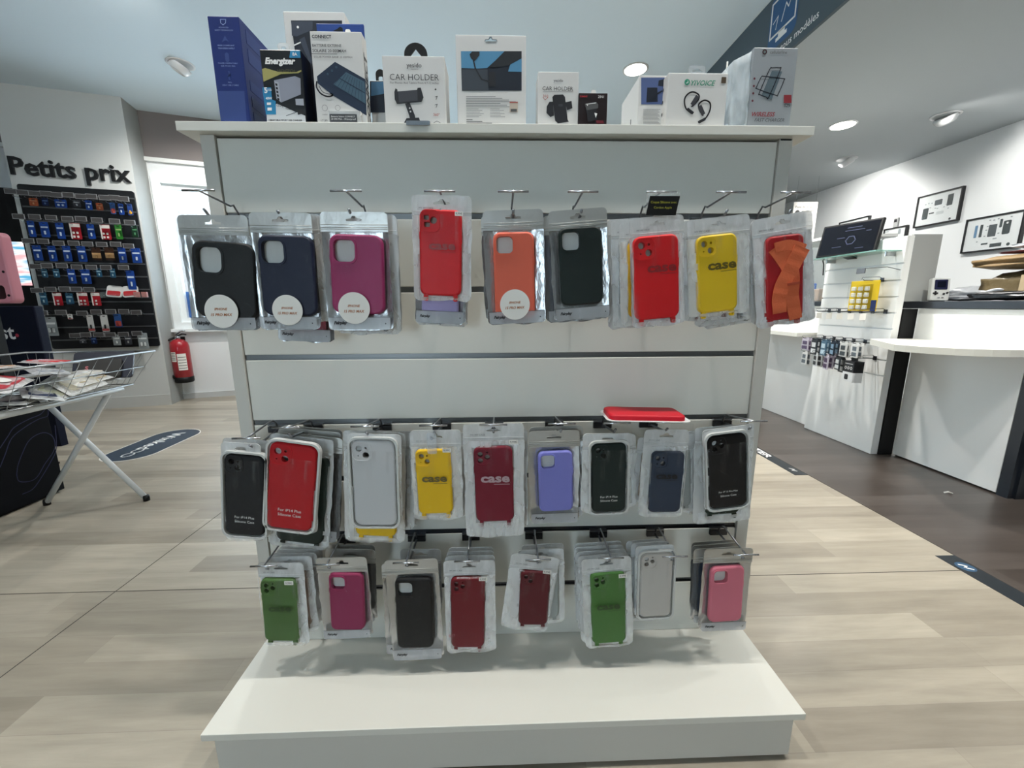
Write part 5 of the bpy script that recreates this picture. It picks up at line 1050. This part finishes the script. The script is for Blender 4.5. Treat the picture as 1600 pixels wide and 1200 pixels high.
# 2 black and white charger box
BK_ = mat('black_carton', '#0c0d11', .3)
bx = Box('charger_box', 'black and white wall charger box with a yellow swoosh beside the tall dark blue box', 'box', (406, 78), (470, 78), (417.5, 195.5), YF-.004, .045, BK_)
z = A_; bx.poly([z(112, 1170), z(495, 1172), z(487, 1080), (z(205, 960)), z(105, 1065)], mat('pale_print', '#c9cdd0', .4)); bx.poly([z(60, 620), z(90, 608), z(215, 645), z(400, 648), z(445, 628), z(450, 640), z(420, 660), z(250, 668), z(130, 720), z(75, 745)][::-1], mat('gold_swoosh', '#a39c5c', .4))
bx.poly([z(330, 510), z(440, 510), z(435, 440), z(340, 440)], mat('cyan_print', '#1f7fae', .4), -.0006); bx.tx('8A', z(385, 474), 48/6.3, TXT_W, -.0009, .02)
bx.tx('Energizer', z(240, 550), 300/6.3, TXT_W, -.0009, .05, .25); bx.tx('HIGHTECH', z(300, 638), 170/6.3, mat('gold_dark', '#57543a', .4), -.001)
bx.poly([z(180, 730), z(385, 690), z(440, 712), z(445, 870), z(250, 950), z(205, 915)][::-1], mat('charger_grey', '#8b8f9c', .4), -.0007); bx.poly([z(180, 735), z(225, 752), z(250, 945), z(205, 912)][::-1], mat('charger_grey2', '#a3a7b2', .4), -.0009)
for k in range(5): bx.poly([z(192+k*5, 760+k*36), z(212+k*5, 765+k*36), z(215+k*5, 788+k*36), z(196+k*5, 783+k*36)][::-1], TXT_K, -.0011)
bx.poly([z(62, 800), z(150, 800), z(160, 920), z(195, 935), z(200, 1068), z(100, 1068)][::-1], mat('cyan_print', '#1f7fae', .4), -.0006); bx.tx('5', z(100, 830), 5, TXT_W, -.0012, .03); bx.tx('USB', z(135, 825), 7, TXT_W, -.0012); bx.tx('40W', z(130, 910), 10, TXT_W, -.0012, .03)
for k in range(2): bx.poly(rc(*z(110+k*5, 950+k*50), *z(150+k*8, 975+k*55)), TXT_W, -.0009)
bx.tx('Charge', z(245, 985), 12, TXT_K, -.001); bx.ln([z(295, 1010), z(350, 1020), z(400, 1045), z(300, 1080)], .001, TXT_K); bx.poly([z(410, 1030), z(465, 1018), z(470, 1060), z(415, 1072)][::-1], TXT_K, -.0009); bx.poly([z(390, 915), z(470, 912), z(475, 980), z(395, 975)][::-1], mat('charger_grey2', '#a3a7b2', .4), -.0008)
bx.tx('• SMART MULTIPORT USB CHARGER', z(290, 1125), 335/6.3, TXT_K, -.001, .02); bx.tx('Chargeur multiport USB intelligent', z(300, 1152), 200/6.3, TXT_G, -.001)
bx.done(); b = MB(); hx, hz = bx.p(z(265, 405)); b.slab([rr(hx, bx.h+.005, .024, .018, .007), rr(hx, bx.h+.005, .009, .005, .002, 2)[::-1]], .003, .004, film('tab_clear', .5, .2, scale=3, strength=0)); b.build('hang_tab', bx.o)
# 3 tall white photo box behind
PH1 = mat('photo_dark', '#1a202c', .35); PH2 = mat('photo_mid', '#3b4250', .35)
bx = Box('holder_box', 'tall white box with a dark car photograph behind the black charger box', 'box', (445.5, 19), (541, 19), (456, 196), 1.00, .05, CARTON)
z = A_; bx.poly([z(345, 140), z(850, 140), z(870, 1100), z(560, 1170), z(480, 1170)][::-1], PH1); bx.poly([z(350, 150), z(560, 150), z(560, 230), z(400, 300), z(355, 290)][::-1], PH2, -.0006); bx.poly([z(375, 380), z(440, 350), z(445, 362), z(380, 392)][::-1], TXT_W, -.0008); bx.poly([z(430, 330), z(480, 300), z(560, 560), z(540, 580)][::-1], PH2, -.0007); bx.b.flat(circ(*bx.p(z(415, 208)), .0025, 10), -.001, TXT_W); bx.poly([z(440, 700), z(520, 700), z(560, 1100), z(480, 1100)][::-1], PH2, -.0006); bx.done()
# 3b blue box
bx = Box('power_bank_box', 'flat blue box showing behind the white solar power bank box', 'box', (496, 37.5), (570, 37.5), (505, 196), .992, .006, mat('royal_carton', '#1d3f86', .35)); z = A_
bx.poly([z(755, 245), z(800, 225), z(830, 200), z(855, 215), z(860, 250)][::-1], BK_); bx.done()
# 4 solar power bank box
bx = Box('power_bank_box', 'white box with a solar power bank picture and a strap', 'box', (483, 48.5), (564, 50.5), (497, 197), YF-.012, .03, CARTON)
z = A_; K = mat('print_navy', '#181f2c', .4); bx.tx('CONNECT', z(648, 300), 190/6.3, K, bold=.03); bx.tx('BATTERIE EXTERNE', z(700, 388), 285/6.3, K, bold=.01); bx.tx('SOLAIRE 20 000MAH', z(725, 440), 330/6.3, K, bold=.01); bx.ln([z(552, 468), z(800, 472)], .0008, K); bx.tx('SOLAR POWER BANK 20 000MAH', z(762, 502), 375/6.3, TXT_G)
PBK = mat('bank_navy', '#10233c', .35); PBC = mat('bank_cells', '#3f5a6b', .35)
bx.poly([z(603, 690), z(780, 548), z(1080, 720), z(1090, 960), z(1092, 1078), z(760, 880), z(610, 760)][::-1], PBK)
bx.poly([z(890, 650), z(1072, 745), z(1085, 965), z(765, 770)][::-1], PBC, -.0008); bx.ln([z(828, 712), z(1080, 860)], .0014, PBK, -.001)
for k in range(9): bx.ln([z(880+k*22-12, 655+k*12), z(775+k*34, 775+k*20)], .0006, PBK, -.001)
for k in range(3): bx.b.line(circ(*bx.p(z(710+k*42, 670-k*34)), .0016, 8), .0007, -.001, PBC, closed=True)
bx.ln(sm([z(603, 745), z(600, 800), z(640, 860), z(700, 890), z(750, 885), z(755, 865)], 5), .0028, K, -.0012); bx.ln(sm([z(625, 790), z(660, 845), z(720, 868), z(755, 862)], 5), .0012, K, -.0012)
bx.b.line(circ(*bx.p(z(680, 1003)), .0055, 16), .0005, -.0008, TXT_G, closed=True); bx.b.line(circ(*bx.p(z(808, 1003)), .005, 16), .0005, -.0008, TXT_G, closed=True); bx.tx('CHARGE', z(682, 1070), 8, TXT_G); bx.tx('17,99', z(675, 1130), 10, TXT_G)
Ms = MSIDE_R(bx); bx.b.text('CONNECT', 0, 0, -.0006, K, w=bx.h*.78, h=.02, bold=.01, M=Ms @ Matrix.Translation((.015, 0, bx.h*.42)) @ Matrix.Rotation(-PI/2, 4, 'Y')); bx.done()
b = MB(); hx, hz = bx.p(z(890, 240)); b.slab([rr(hx, bx.h+.004, .010, .012, .003)], .01, .011, STICK); b.build('hang_tab', bx.o)
# label holder
q0 = AY(512.5, 172, .929); q1 = AY(564, 197, .929)
lh = thing('label_holder', 'clear holder with dark grey price label before the solar power bank box', 'label holder', M=Matrix.Translation(((q0.x+q1.x)/2, .933, ZS)))
w_ = q1.x-q0.x; h_ = q0.z-ZS; b = MB(); b.box(-w_/2, w_/2, -.001, 0, .0, h_, film('holder_body', .35, .1, scale=4, strength=0.1)); b.box(-w_/2, w_/2, 0, .006, h_-.006, h_, TXT_W); b.box(-w_/2, w_/2, 0, .008, 0, .0015, FILM_CLEAR); b.build('holder', lh)
b = MB(); b.slab([rr(-.003, h_*.42, w_*.86, h_*.66, .001, 2)], -.0018, -.0012, mat('label_grey', '#3d3f43', .4)); b.text('Batterie Solaire CONNECT', -.003, h_*.56, -.0021, TXT_W, w=w_*.76); b.text('20 000 Mah - Waterproof', -.003, h_*.34, -.0021, TXT_W, w=w_*.78); b.build('card', lh)
# 5 photo box between
bx = Box('holder_box', 'low white photo box between the solar power bank box and the handled box', 'box', (577, 126), (612, 126), (583, 196.5), .985, .05, CARTON); bx.poly(rc(578, 127, 605, 176), PH1); bx.poly(rc(580, 128, 605, 150), mat('photo_blue', '#4a7391', .35), -.0006); bx.poly([(583, 150), (604, 146), (604, 175), (584, 176)][::-1], PH1, -.0008); bx.done()
b = MB(); hx, hz = bx.p((594, 122)); b.slab([rr(hx, bx.h+.008, .020, .03, .01), rr(hx, bx.h+.004, .009, .012, .003)[::-1]], .003, .0055, BLACK); b.build('hang_tab', bx.o)
# 6 car holder box
PK_ = mat('print_black', '#1e1f24', .4); PK2 = mat('print_darkgrey', '#3a3b41', .4); RDP = mat('print_red', '#a5564f', .4)
bx = Box('holder_box', 'white box with a black tablet mount picture and a black carrying handle', 'box', (597, 88.5), (694.5, 88), (602.5, 198), YF-.004, .075, CARTON)
z = B_z; bx.tx('yesido', z(365, 405), 150/6.4, PK2, bold=.01); bx.tx('enjoy your life', z(370, 438), 70/6.4, TXT_G); bx.tx('CAR HOLDER', z(368, 518), 490/6.4, PK_, bold=-.008, h=None); bx.tx('For Phones And Tablets From 4.7-12 inches', z(370, 575), 485/6.4, TXT_G)
bx.poly([z(168, 665), z(180, 628), z(198, 640), z(200, 660), z(395, 645), z(400, 625), z(432, 622), z(460, 720), z(440, 765), z(195, 785), z(172, 740)][::-1], PK_, -.0008); bx.poly([z(205, 662), z(398, 648), z(402, 755), z(215, 770)][::-1], PK2, -.001)
bx.poly([z(275, 782), z(322, 772), z(372, 895), z(378, 925), z(325, 940), z(318, 905)][::-1], PK_, -.0008); bx.poly([z(255, 990), z(290, 928), z(415, 922), z(428, 965), z(400, 990)][::-1], PK_, -.0009)
for x, y in ((322, 828), (330, 862)): bx.b.flat(circ(*bx.p(z(x, y)), .0017, 10), -.0011, CARTON)
bx.b.flat(circ(*bx.p(z(580, 640)), .0018, 10), -.0008, TXT_K)
for y in (715, 795): bx.ln([z(575, y), z(598, y-8), z(585, y+25)], .0012, TXT_G)
bx.tx('360°', z(590, 892), 62/6.4, RDP, bold=.01); bx.b.line([bx.p(z(560, 1010)), bx.p(z(562, 975)), bx.p(z(595, 955)), bx.p(z(628, 975)), bx.p(z(630, 1010))], .0008, -.0008, TXT_K); bx.tx('XT', z(597, 995), 5, TXT_K); bx.done()
b = MB(); hx, hz = bx.p(z(380, 300)); H = bx.h
out = [(hx-.0235, H-.002)]+[(hx+.0235*math.cos(a)*-1, H+.004+.021*math.sin(a)) for a in [PI*k/14 for k in range(15)]]+[(hx+.0235, H-.002), (hx+.014, H-.002), (hx, H+.014), (hx-.014, H-.002)]
b.slab([out], .002, .005, BLACK); b.build('handle', bx.o)
cl_ = thing('shelf_clip', 'small grey clip on the shelf edge before the phone holder box', 'clip', M=Matrix.Translation((AY(655, 197, .93).x, .93, ZS))); b = MB(); b.box(-.024, .024, -.012, .01, .0002, .002, STEEL, bev=.0004); b.box(-.024, .024, -.0125, -.0105, -.006, .0015, STEEL); b.box(-.02, .02, -.002, .0, .002, .006, HOLD); b.build('plate', cl_)
# 7 large white photo box
bx = Box('holder_box', 'large white box back with a windscreen photograph, middle of the top shelf', 'box', (711.5, 54.5), (822, 55.5), (715.5, 199), YF+.004, .06, CARTON)
z = B_z; P0_ = [z(833, 257), z(1440, 257), z(1440, 652), z(843, 652)]
bx.poly(P0_[::-1], PH1); bx.poly([z(835, 258), z(1280, 258), z(1095, 425), z(1000, 432), z(838, 425)][::-1], mat('photo_sky', '#5189ad', .35), -.0006); bx.poly([z(1305, 460), z(1330, 380), z(1440, 320), z(1440, 465)][::-1], MATS['photo_sky'], -.0006)
bx.poly([z(1270, 258), z(1440, 258), z(1440, 330), z(1310, 400), z(1180, 420), z(1110, 420)][::-1], mat('photo_pillar', '#23262b', .35), -.0008); bx.poly([z(920, 290), z(945, 262), z(1020, 262), z(1018, 300), z(970, 360), z(935, 330)][::-1], PK_, -.001); bx.ln([z(960, 350), z(978, 430), z(1040, 540), z(1110, 560)], .0026, PK_, -.001); bx.poly([z(1112, 470), z(1175, 462), z(1180, 610), z(1118, 615)][::-1], PK_, -.001); bx.poly([z(845, 440), z(1100, 440), z(1110, 650), z(845, 650)][::-1], mat('photo_seat', '#3a4048', .35), -.0007)
for k in range(7): bx.poly(rc(*z(885, 708+k*17), *z(1180+((k*67) % 220), 714+k*17)), mat('print_grey', '#6f7274', .5), -.0005)
for k in range(6): bx.poly(rc(*z(888, 832+k*16), *z(1010+((k*37) % 60), 836+k*16)), MATS['print_grey'], -.0005); bx.poly(rc(*z(1125, 832+k*16), *z(1220+((k*43) % 80), 836+k*16)), MATS['print_grey'], -.0005)
for k in range(5): bx.poly(rc(*z(888, 938+k*17), *z(950+((k*97) % 250), 946+k*17)), TXT_G, -.0005)
bx.poly(rc(*z(1145, 1002), *z(1210, 1016)), TXT_K, -.0005); bx.poly(rc(*z(1230, 1002), *z(1400, 1016)), TXT_K, -.0005)
bx.poly(rc(*z(1320, 762), *z(1402, 868)), mat('tag_beige', '#b7aa9c', .5), -.0006); bx.poly(rc(*z(1320, 762), *z(1402, 776)), RDP, -.0008); bx.poly(rc(*z(1330, 835), *z(1392, 862)), TXT_G, -.0008)
bx.poly([z(1068, 160), z(1198, 160), z(1190, 140), z(1150, 138), z(1140, 112), z(1120, 112), z(1108, 138), z(1075, 140)], mat('slot_dark', '#5d6b73', .5), -.0006); bx.poly([z(1076, 159), z(1192, 159), z(1185, 149), z(1145, 146), z(1132, 124), z(1112, 146), z(1080, 149)], mat('slot_pale', '#b7cbd4', .6), -.0009); bx.done()
# 8 small car holder box
bx = Box('holder_box', 'small white box with a black phone mount picture beside the little black and red box', 'box', (840, 113), (904, 112.5), (841, 200), YF, .05, CARTON)
z = C_z; bx.tx('yesido', z(205, 178), 72/4.85, PK2, bold=.01); bx.tx('CAR HOLDER', z(201, 236), 232/4.85, PK_); bx.ln([z(88, 259), z(315, 259)], .0006, TXT_G); bx.tx('360', z(108, 292), 8, RDP); bx.ln([z(88, 300), z(105, 322), z(128, 300)], .001, RDP)
bx.poly([z(160, 300), z(175, 283), z(240, 280), z(256, 300), z(275, 470), z(285, 487), z(202, 500), z(180, 478)][::-1], PK_, -.0008); bx.poly([z(258, 340), z(305, 330), z(312, 385), z(270, 400)][::-1], PK_, -.0008); bx.poly([z(138, 335), z(165, 335), z(172, 440), z(145, 452), z(115, 420), z(118, 370)][::-1], PK_, -.0008); bx.b.flat(rr(*bx.p(z(222, 362)), .009, .005, .001, 2), -.001, PK2)
for k in range(4): bx.b.flat(circ(*bx.p(z(98+k*43, 526)), .0016, 8), -.0008, TXT_G)
bx.b.line(circ(*bx.p(z(296, 528)), .003, 12), .0006, -.0008, TXT_G, closed=True); bx.done()
# 9 small black/red box
bx = Box('charger_box', 'little black and red car charger box on the top shelf', 'box', (904, 147), (949, 145.5), (904, 200), YF-.003, .02, mat('darkred_carton', '#1c1012', .3))
z = C_z; bx.poly([z(360, 505), z(572, 505), z(572, 532), z(360, 532)], CARTON); bx.tx('SUMINY', z(398, 296), 12, mat('print_brightred', '#b03038', .4), bold=.03); bx.tx('2IN1', z(528, 298), 9, TXT_W); bx.poly([z(405, 352), z(490, 335), z(508, 358), z(505, 385), z(420, 400)][::-1], TXT_G, -.0008); bx.ln([z(415, 355), z(490, 345)], .001, TXT_W, -.001); bx.b.flat(circ(*bx.p(z(425, 362)), .0012, 8), -.0012, TXT_W)
bx.poly([z(415, 400), z(495, 390), z(500, 470), z(430, 490)][::-1], PK_, -.0009); bx.poly([z(478, 420), z(500, 425), z(488, 458)][::-1], TXT_W, -.0011); bx.poly([z(490, 478), z(545, 478), z(552, 500), z(495, 500)][::-1], mat('print_wine', '#5c1420', .4), -.0009); bx.tx('AUTOMATIC CAR CHARGER', z(458, 520), 38, RDP, -.001); bx.done()
b = MB(); hx, hz = bx.p(z(475, 268)); b.slab([rr(hx, bx.h+.003, .010, .008, .003)], .003, .004, STICK); b.build('hang_tab', bx.o)
# 10 white box with photo
bx = Box('holder_box', 'white box with a photograph, partly behind the earphone box', 'box', (998, 118), (1046, 118), (997, 200), .975, .13, CARTON)
z = C_z; bx.poly([z(833, 152), z(1010, 152), z(1010, 355), z(833, 355)][::-1], mat('photo_bluegrey', '#4f5f8a', .35)); bx.poly([z(878, 228), z(955, 228), z(958, 335), z(872, 340)][::-1], PH1, -.0006); bx.ln([z(955, 275), z(990, 255)], .003, PH1, -.0007); bx.poly([z(965, 175), z(1015, 160), z(1010, 220), z(960, 215)][::-1], PH1, -.0006)
for k in range(14): bx.poly(rc(*z(848, 392+k*10), *z(978-(k*13) % 20, 395+k*10)), MATS['print_grey'], -.0005)
Ml = Matrix.Translation((-bx.w/2, 0, 0)) @ Matrix(((0, 1, 0, 0), (-1, 0, 0, 0), (0, 0, 1, 0), (0, 0, 0, 1))); bx.b.box(-.05, -.047, -.0006, 0, .01, .05, TXT_G, Ml); bx.done()
# 11 earphone box
GRN = mat('print_green', '#2b8a6c', .4)
bx = Box('earphone_box', 'square white earphone box with a green logo and black hook earphones', 'box', (1047.7, 113.5), (1141, 115), (1037, 200.5), YF-.004, .045, CARTON)
bx.x0 = bx.x0
z = C_z; bx.b.flat(circ(*bx.p(z(1180, 187)), .0058, 20), -.0008, GRN); bx.b.line([bx.p(z(1172, 195)), bx.p(z(1186, 192)), bx.p(z(1186, 178))], .0014, -.001, TXT_W); bx.tx('YIVOICE', z(1302, 194), 185/4.85, GRN, bold=.015, shear=.3); bx.b.flat(rr(*bx.p(z(1457, 172)), .010, .0115, .001, 2), -.0008, mat('print_bronze', '#4c4030', .4))
for s_ in (0, 1):
    if s_ == 0: P_ = [(1215, 425), (1170, 385), (1160, 320), (1185, 278), (1225, 262), (1268, 285), (1262, 325), (1215, 372)]
    else: P_ = [(1265, 490), (1318, 462), (1352, 400), (1352, 345), (1310, 325), (1268, 355), (1275, 400), (1300, 440)]
    bx.ln(sm([z(*q) for q in P_], 5), .0030, PK_, -.0009)
bx.ln([z(1255, 300), z(1222, 352)], .0085, PK2, -.001); bx.ln([z(1278, 375), z(1300, 425)], .0085, PK2, -.001); bx.ln([z(1185, 392), z(1222, 420)], .0055, PK_, -.001); bx.ln([z(1270, 490), z(1312, 468)], .0055, PK_, -.001)
Ml = Matrix.Translation((-bx.w/2, 0, 0)) @ Matrix(((0, 1, 0, 0), (-1, 0, 0, 0), (0, 0, 1, 0), (0, 0, 0, 1)))
for k in range(4): bx.b.flat(rr(-.025, .015+k*.024, .008, .006, .002), -.0006, TXT_G, Ml)
bx.done()
b = MB(); hx, hz = bx.p((1090, 112)); b.slab([rr(hx, bx.h+.004, .036, .022, .006), [(hx-.012, bx.h+.004), (hx+.012, bx.h+.004), (hx+.003, bx.h+.010), (hx-.003, bx.h+.010)]], .003, .004, film('tab_grey', .6, .3, col='#c3cace', scale=3, strength=0)); b.build('hang_tab', bx.o)
# 12 wireless charger box in torn film
bx = Box('charger_box', 'grey-white box with a phone charger picture at the right end of the top shelf', 'box', (1177.5, 74.5), (1246.5, 75), (1167.5, 202), YF, .10, mat('grey_carton', '#8f9599', .4))
z = E_z; bx.b.line(circ(*bx.p(z(516, 172)), .0038, 16), .0022, -.0008, mat('print_maroon', '#5c2230', .4), closed=True); bx.tx('cellularline', z(690, 175), 210/8, TXT_G); bx.ln(sm([z(600, 372), z(700, 372), z(708, 400), z(570, 730), z(540, 738), z(455, 705), z(450, 680), z(575, 395), z(600, 372)], 3), .0018, K, -.0009)
bx.ln(sm([z(490, 475), z(740, 505), z(755, 530), z(680, 705), z(650, 712), z(425, 635), z(415, 610), z(470, 490), z(490, 475)], 3), .0018, K, -.0009); bx.poly([z(605, 410), z(735, 415), z(600, 775), z(480, 705)], mat('print_shadow', '#54646c', .4), -.0006)
for k in range(4): bx.b.flat(circ(*bx.p(z(388-k*8, 505+k*92)), .0023, 10), -.0008, MATS['print_maroon'])
bx.poly(rc(*z(755, 708), *z(850, 810)), mat('print_brick', '#8a3038', .4), -.0008); bx.tx('S25', z(795, 840), 9, TXT_K); bx.tx('WIRELESS', z(500, 950), 290/8, MATS['print_brick'], bold=.02, shear=.25); bx.tx('FAST CHARGER', z(575, 1022), 370/8, PK2, shear=.25); bx.done()
b = MB(); Mh = Matrix.Translation((-bx.w/2-.0195, .05, bx.h*.47)); vs = []
bm = bmesh.new(); bmesh.ops.create_cube(bm, size=1); bmesh.ops.subdivide_edges(bm, edges=bm.edges[:], cuts=7, use_grid_fill=True)
for v in bm.verts:
    p = v.co.copy(); top_ = max(0, p.z)*.7; n_ = noise.noise(p*6)*.006
    v.co = Vector((p.x*(.037)+n_, p.y*.10*(1-top_*.35)+n_, p.z*bx.h*.9+n_+p.x*top_*.05))
b.add([v.co.copy() for v in bm.verts], [tuple(v.index for v in f.verts) for f in bm.faces], film('crumpled_film', .30, .1, col='#dfe9ee', scale=30, strength=1.0), Mh, True); bm.free(); b.build('blister', bx.o)
b = MB(); b.box(-bx.w/2-.030, -bx.w/2-.027, .05, .052, bx.h*.75, bx.h*1.0, STICK); b.build('hang_strip', bx.o)

# ================================================================== THINGS IN THE WIRE BASKET
def flat_pack(name, lab, x, y, z, rz, tilt, w, l, c, bagc=None, extra=None):
    t = thing(name, lab, 'phone case', M=Matrix.Translation((x, y, z)) @ Matrix.Rotation(rz, 4, 'Z') @ Matrix.Rotation(tilt[0], 4, 'X') @ Matrix.Rotation(tilt[1], 4, 'Y'), group='bargain packs in the wire basket')
    Mr2 = Matrix(((1, 0, 0, 0), (0, 0, 1, 0), (0, -1, 0, 0), (0, 0, 0, 1)))
    b = MB(); b.slab([rr(0, 0, w, l, .012)], -.012, -.002, case_mat(c, .4), Mr2, inner=rr(0, 0, w-.008, l-.008, .01), bev=.004)
    if extra == 's': b.slab([rr(0, 0, w-.008, l-.008, .01)], -.0125, -.012, BLACK, Mr2); b.text('S', 0, .01, -.013, mat('print_rose', '#c06a70', .4), h=.04, M=Mr2, bold=.03)
    b.build('phone_case', t)
    b = MB(); n = 8; vs = []
    for j in range(n+1):
        for i in range(n+1):
            u, v = -1+2*i/n, -1+2*j/n; e = (1-max(abs(u), abs(v))**3); vs.append((u*(w*.5+.018), v*(l*.5+.025), .0015+.013*e+.004*noise.noise(Vector((u*3+x*9, v*3, z*5)))))
    b.add(vs, [(j*(n+1)+i, j*(n+1)+i+1, (j+1)*(n+1)+i+1, (j+1)*(n+1)+i) for j in range(n) for i in range(n)], FILM_FROST if bagc is None else bagc, None, True)
    b.slab([rr(0, 0, w+.034, l+.048, .01)], -.0012, -.0004, FILM_FROST_BACK if extra != 'foil' else FOIL, Mr2)
    if extra == 'dot': b.slab([circ(0, 0, w*.33, 20)], -.0178, -.0172, STICK, Mr2)
    b.build('bag', t); return t
FP = [('dark red case packet at the near end of the wire basket, low in the pile', -1.98, 1.42, .61, .3, (0, .1), .08, .16, '#7d1c1c', None),
      ('red case packet with a white round sticker in the wire basket', -1.93, 1.60, .665, .5, (.1, .25), .085, .17, '#b0303a', 'dot'),
      ('tan case packet on top at the near end of the basket', -2.0, 1.50, .712, 1.2, (.05, .05), .08, .16, '#b08a68', None),
      ('second tan case packet beside the first in the basket', -2.06, 1.68, .712, 1.5, (-.05, .05), .08, .16, '#a88264', None),
      ('navy packet half hidden low in the basket', -1.92, 1.72, .615, .9, (.1, .3), .08, .15, '#1c2746', None),
      ('pale green-grey packet low in the basket', -1.93, 1.80, .625, .4, (.2, .5), .08, .16, '#a9ac98', None),
      ('beige packet in the middle of the basket', -1.93, 1.92, .64, .15, (.05, .2), .08, .16, '#a99a7c', None),
      ('cream packet at the far end of the basket, low', -1.96, 1.99, .625, -.2, (-.05, .1), .08, .15, '#b5ab8c', None),
      ('bright red packet on top in the middle of the basket', -2.02, 1.87, .712, 1.25, (.0, .08), .08, .17, '#c0141f', None),
      ('silver foil packet with faint print below the bright red one', -1.95, 1.79, .685, 1.0, (.05, .15), .08, .16, '#8c8f96', 'foil'),
      ('white packet lying flat at the far end of the basket', -1.98, 2.00, .660, .2, (.0, .05), .09, .18, '#c9c6be', None),
      ('pale packet flat on the basket floor at the near end', -1.99, 1.34, .602, .1, (0, .05), .08, .16, '#a39b8b', None),
      ('dark packet flat on the basket floor in the middle', -1.96, 1.66, .602, .6, (0, .1), .08, .16, '#2c2f3a', None),
      ('olive packet flat on the basket floor at the far end', -1.97, 1.86, .602, -.3, (0, .1), .08, .16, '#8d8668', None),
      ('cream packet on edge near the far end of the basket', -1.90, 1.86, .635, .1, (.1, .7), .07, .15, '#b9b29c', None),
      ('grey packet at the back of the basket', -2.18, 1.75, .65, .2, (.0, -.2), .08, .16, '#6e7072', None),
      ('dark packet at the back of the basket, farther than the grey one', -2.2, 1.95, .65, -.1, (.0, -.2), .08, .16, '#2f3238', None)]
for k, (lab, x, y, z, rz, tl, w, l, c, ex_) in enumerate(FP): flat_pack('bargain_packet', lab, x, y, z+.012+(.022 if z > .66 else .006), rz, tl, w, l, c, None, ex_)
Mb = Matrix.Translation((-1.955, 2.05, .708)) @ Matrix.Rotation(.35, 4, 'Z')
t = thing('tablet_sleeve', 'dark tablet sleeve with a rose letter standing at the far end of the basket', 'tablet case', M=Mb @ Matrix.Rotation(-.5, 4, 'X'))
b = MB(); b.slab([rr(.0, .0, .23, .14, .012)], -.004, .006, mat('sleeve_navy', '#131a2e', .4)); b.build('back_cover', t)
b = MB(); b.slab([rr(-.01, -.022, .17, .10, .014)], -.018, -.005, mat('sleeve_black', '#22211f', .45), inner=rr(-.01, -.022, .162, .092, .012), bev=.004); b.text('S', -.055, -.02, -.0185, mat('print_rose', '#c06a70', .4), h=.022, bold=.04); b.build('front_pack', t)
